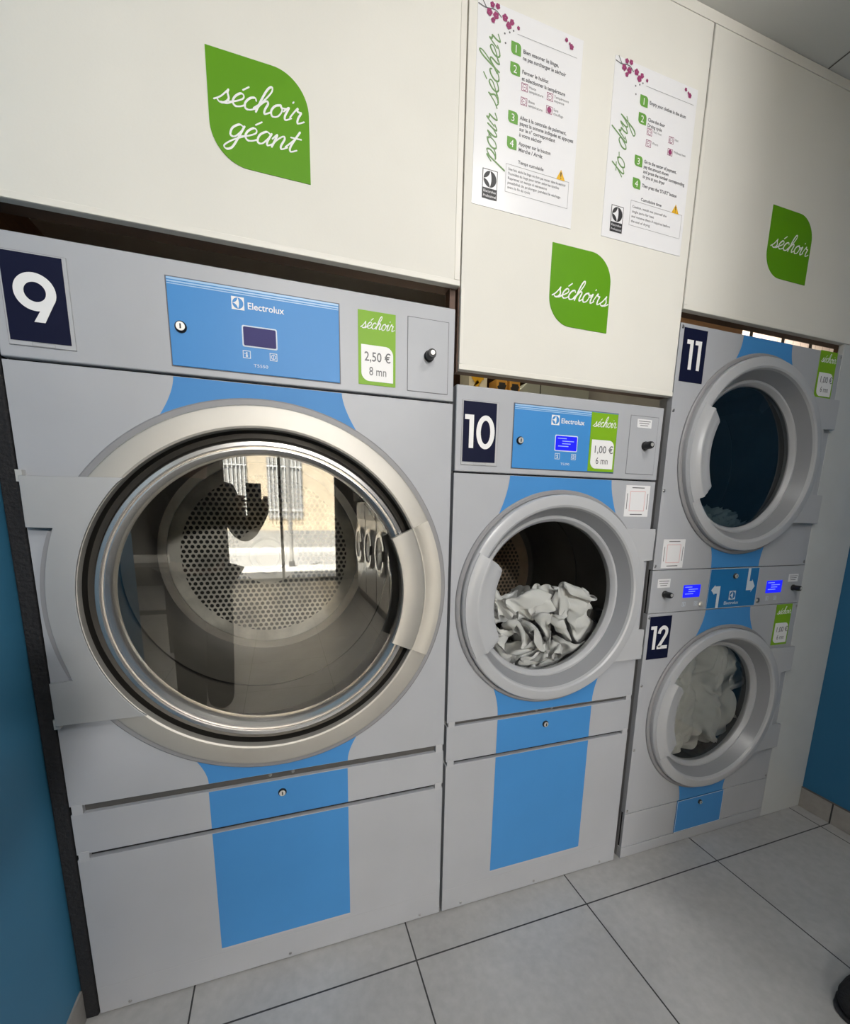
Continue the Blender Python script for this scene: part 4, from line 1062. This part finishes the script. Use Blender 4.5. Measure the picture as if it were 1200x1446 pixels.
for j in range(m_):
    for i in range(n): fs.append((j*n+i, j*n+(i+1) % n, (j+1)*n+(i+1) % n, (j+1)*n+i))
hr.add(vs, fs).build('hair', M['hair'], PR, smooth=80)
fc = MB()
for s in (-1, 1):
    e_ = pp(.032*s, .148, 1.615); fc.tube([e_, e_+F*.008], [.011, .006], 10)
fc.build('eyes', M['white'], bo)
no = pp(0, .150, 1.60); MB().tube([pp(0, .145, 1.625), pp(0, .172, 1.592), pp(0, .150, 1.585)], [.008, .013, .008], 8).build('nose', M['skin'], bo)
MB().tube([pp(-.024, .142, 1.560), pp(0, .152, 1.558), pp(.024, .142, 1.560)], [.004, .007, .004], 8).build('mouth', M['plum'], bo)
for s in (-1, 1): MB().tube([pp(.088*s, .055, 1.585), pp(.096*s, .05, 1.605), pp(.090*s, .045, 1.63)], [.010, .016, .010], 8).build('ear', M['skin'], bo)
# hands closed around the phone
pc = Vector((.385, -1.185, 1.375)); pr_ = Vector((math.cos(.32), -math.sin(.32), 0)); pf = Vector((math.sin(.32), math.cos(.32), 0)); up = Vector((0, 0, 1))
for s, wv in ((-1, lw), (1, rw)):
    palm = pc+pr_*(.068*s)-pf*.034-up*.022
    V = [wv, palm]; E_ = [(0, 1)]; RR = [.024, .028]
    for k in range(4):
        b = palm+up*(.030-.019*k)+pr_*.004*s
        i0 = len(V); V += [b, b+pf*.030-pr_*.006*s, b+pf*.050-pr_*(.028+.004*(k % 2))*s]; E_ += [(1, i0), (i0, i0+1), (i0+1, i0+2)]; RR += [.010, .009, .008]
    i0 = len(V); V += [palm-pr_*.012*s-up*.012, palm-pr_*.030*s+up*.014-pf*.006]; E_ += [(1, i0), (i0, i0+1)]; RR += [.011, .009]
    skin('hand', V, E_, RR, M['skin'], PR, 1)
PH = thing('mobile_phone', 'dark mobile phone held up by the mirrored person', 'phone', tuple(pc))
pb = MB()
for dx_, dy_, dz_ in ((1, 1, 1),):
    c8 = [pc+pr_*(a*.037)+pf*(b*.0042)+up*(c*.077) for a, b, c in ((-1,1,-1),(1,1,-1),(1,-1,-1),(-1,-1,-1),(-1,1,1),(1,1,1),(1,-1,1),(-1,-1,1))]
    pb.add(c8, [(3,2,1,0),(4,5,6,7),(0,1,5,4),(1,2,6,5),(2,3,7,6),(3,0,4,7)])
pbo = pb.build('phone_body', M['black'], PH, bevel=.002)
lc = pc+pr_*.018+up*.055
MB().tube([lc+pf*.004, lc+pf*.006], .010, 16).build('camera_lens', M['key_metal'], PH)

# street outside
struct(BX(-14, 14, -9.3, -7.0, -.14, -.02), 'ground_pavement', M['pavement'])
struct(BX(-14, 14, -12.4, -9.3, -.20, -.10), 'ground_road', M['road'])
struct(BX(-14, 14, -14.0, -12.4, -.14, -.02), 'ground_far_pavement', M['pavement'])
fa = thing('street_facade', 'beige rendered street facade with grilled windows mirrored in the big door glass', 'building', (0, -14.2, -.02))
BX(-9, 9, -14.6, -14.0, -.02, 7).build('facade_wall', M['render_wall'], fa)
for x in (-5.2, -1.55, .15, 4.2):
    wn = BX(x, x+1.1, -14.0, -13.97, .95, 2.9).build('window', M['wall_mid'], fa)
    g = MB()
    for k in range(9): g.box(x+.06+k*.12, x+.085+k*.12, -13.95, -13.92, .92, 2.95)
    g.box(x, x+1.1, -13.955, -13.925, 1.2, 1.24); g.box(x, x+1.1, -13.955, -13.925, 2.6, 2.64)
    g.build('window_grille', M['white_metal'], wn)
BX(-9, 9, -14.0, -13.95, -.02, .55).build('facade_plinth', M['wall_mid'], fa)
pl = thing('street_post', 'slim street post mirrored between shop front and facade', 'post', (.72, -9.1, -.02))
MB().tube([(.72, -9.1, -.02), (.72, -9.1, 2.6)], .045, 12).build('post_shaft', M['wall_mid'], pl)
MB().tube([(.72, -9.1, -.02), (.72, -9.1, .1)], .07, 12).build('post_base', M['slot'], pl)

# ------------------------------------------------------------------ light
w = bpy.data.worlds.new('World'); scene.world = w; w.use_nodes = True
bg = w.node_tree.nodes['Background']; bg.inputs[0].default_value = (.72, .84, 1, 1); bg.inputs[1].default_value = 2.5
def lamp(name, kind, loc, target, energy, size=.2, col=(1, 1, 1), **kw):
    l = bpy.data.lights.new(name, kind); l.energy = energy; l.color = col
    if kind == 'AREA': l.shape = kw.get('shape', 'DISK'); l.size = size; l.size_y = kw.get('size_y', size)
    if kind == 'SUN': l.angle = .01
    if kind == 'SPOT': l.spot_size = kw.get('cone', 1.); l.spot_blend = .6; l.shadow_soft_size = size
    o = bpy.data.objects.new(name, l); COL.objects.link(o); o.location = loc
    o.rotation_euler = (Vector(target)-Vector(loc)).to_track_quat('-Z', 'Y').to_euler()
    return o
lamp('sun_light', 'SUN', (0, 0, 12), (.6*5, -1*5, 12-2.2*5), 60, col=(1, .95, .86))
lamp('ceiling_lamp', 'AREA', (1.40, -1.0, 2.69), (1.0, -.6, .6), 7, .14, (1, .97, .93))
lamp('ceiling_lamp', 'AREA', (.62, -1.9, 2.69), (.55, -1.3, 0), 16, .22, (1, .97, .93))
lamp('ceiling_lamp', 'AREA', (.3, -3.6, 2.69), (.3, -3.3, 0), 40, .6, (1, .98, .95))  # added room fill, no known fixture here
lamp('added_fill_spot', 'SPOT', (1.45, -4.4, 2.66), (1.05, 0, 1.35), 400, .12, (1, .98, .96), cone=.95)  # added spot to brighten the drum back and dryer fronts
lamp('added_brick_light', 'AREA', (3.6, .55, 2.5), (3.6, 1.3, 2.3), 22, .5, (1, .93, .85))  # added light to brighten the brick behind the gap
lamp('added_carton_light', 'AREA', (1.2, .12, 2.59), (1.2, .35, 1.7), 7, .1, (1, .85, .6))  # added light to brighten the cartons, no known bulb there

# ------------------------------------------------------------------ camera
cam = bpy.data.cameras.new('camera'); co = bpy.data.objects.new('camera', cam); COL.objects.link(co)
yaw, pitch, roll = .3257, -.1823, .0170
fw = Vector((math.sin(yaw)*math.cos(pitch), math.cos(yaw)*math.cos(pitch), math.sin(pitch)))
r0 = Vector((math.cos(yaw), -math.sin(yaw), 0)); u0 = r0.cross(fw)
r1 = r0*math.cos(roll)+u0*math.sin(roll); u1 = -r0*math.sin(roll)+u0*math.cos(roll)
co.matrix_world = Matrix(((r1.x, u1.x, -fw.x, .5088), (r1.y, u1.y, -fw.y, -1.1298), (r1.z, u1.z, -fw.z, 1.3386), (0, 0, 0, 1)))
cam.sensor_fit = 'HORIZONTAL'; cam.sensor_width = 36; cam.lens = 602.32/1200*36
cam.shift_y = (829.75-723)/1200; cam.clip_start = .02; cam.clip_end = 200
scene.camera = co
scene.view_settings.view_transform = 'Standard'
scene.view_settings.exposure = 0
try:
    scene.cycles.use_denoising = True; scene.cycles.denoiser = 'OPENIMAGEDENOISE'
    scene.cycles.sample_clamp_indirect = 6; scene.cycles.max_bounces = 10; scene.cycles.transparent_max_bounces = 16
    scene.cycles.caustics_reflective = False; scene.cycles.caustics_refractive = False
except Exception: pass
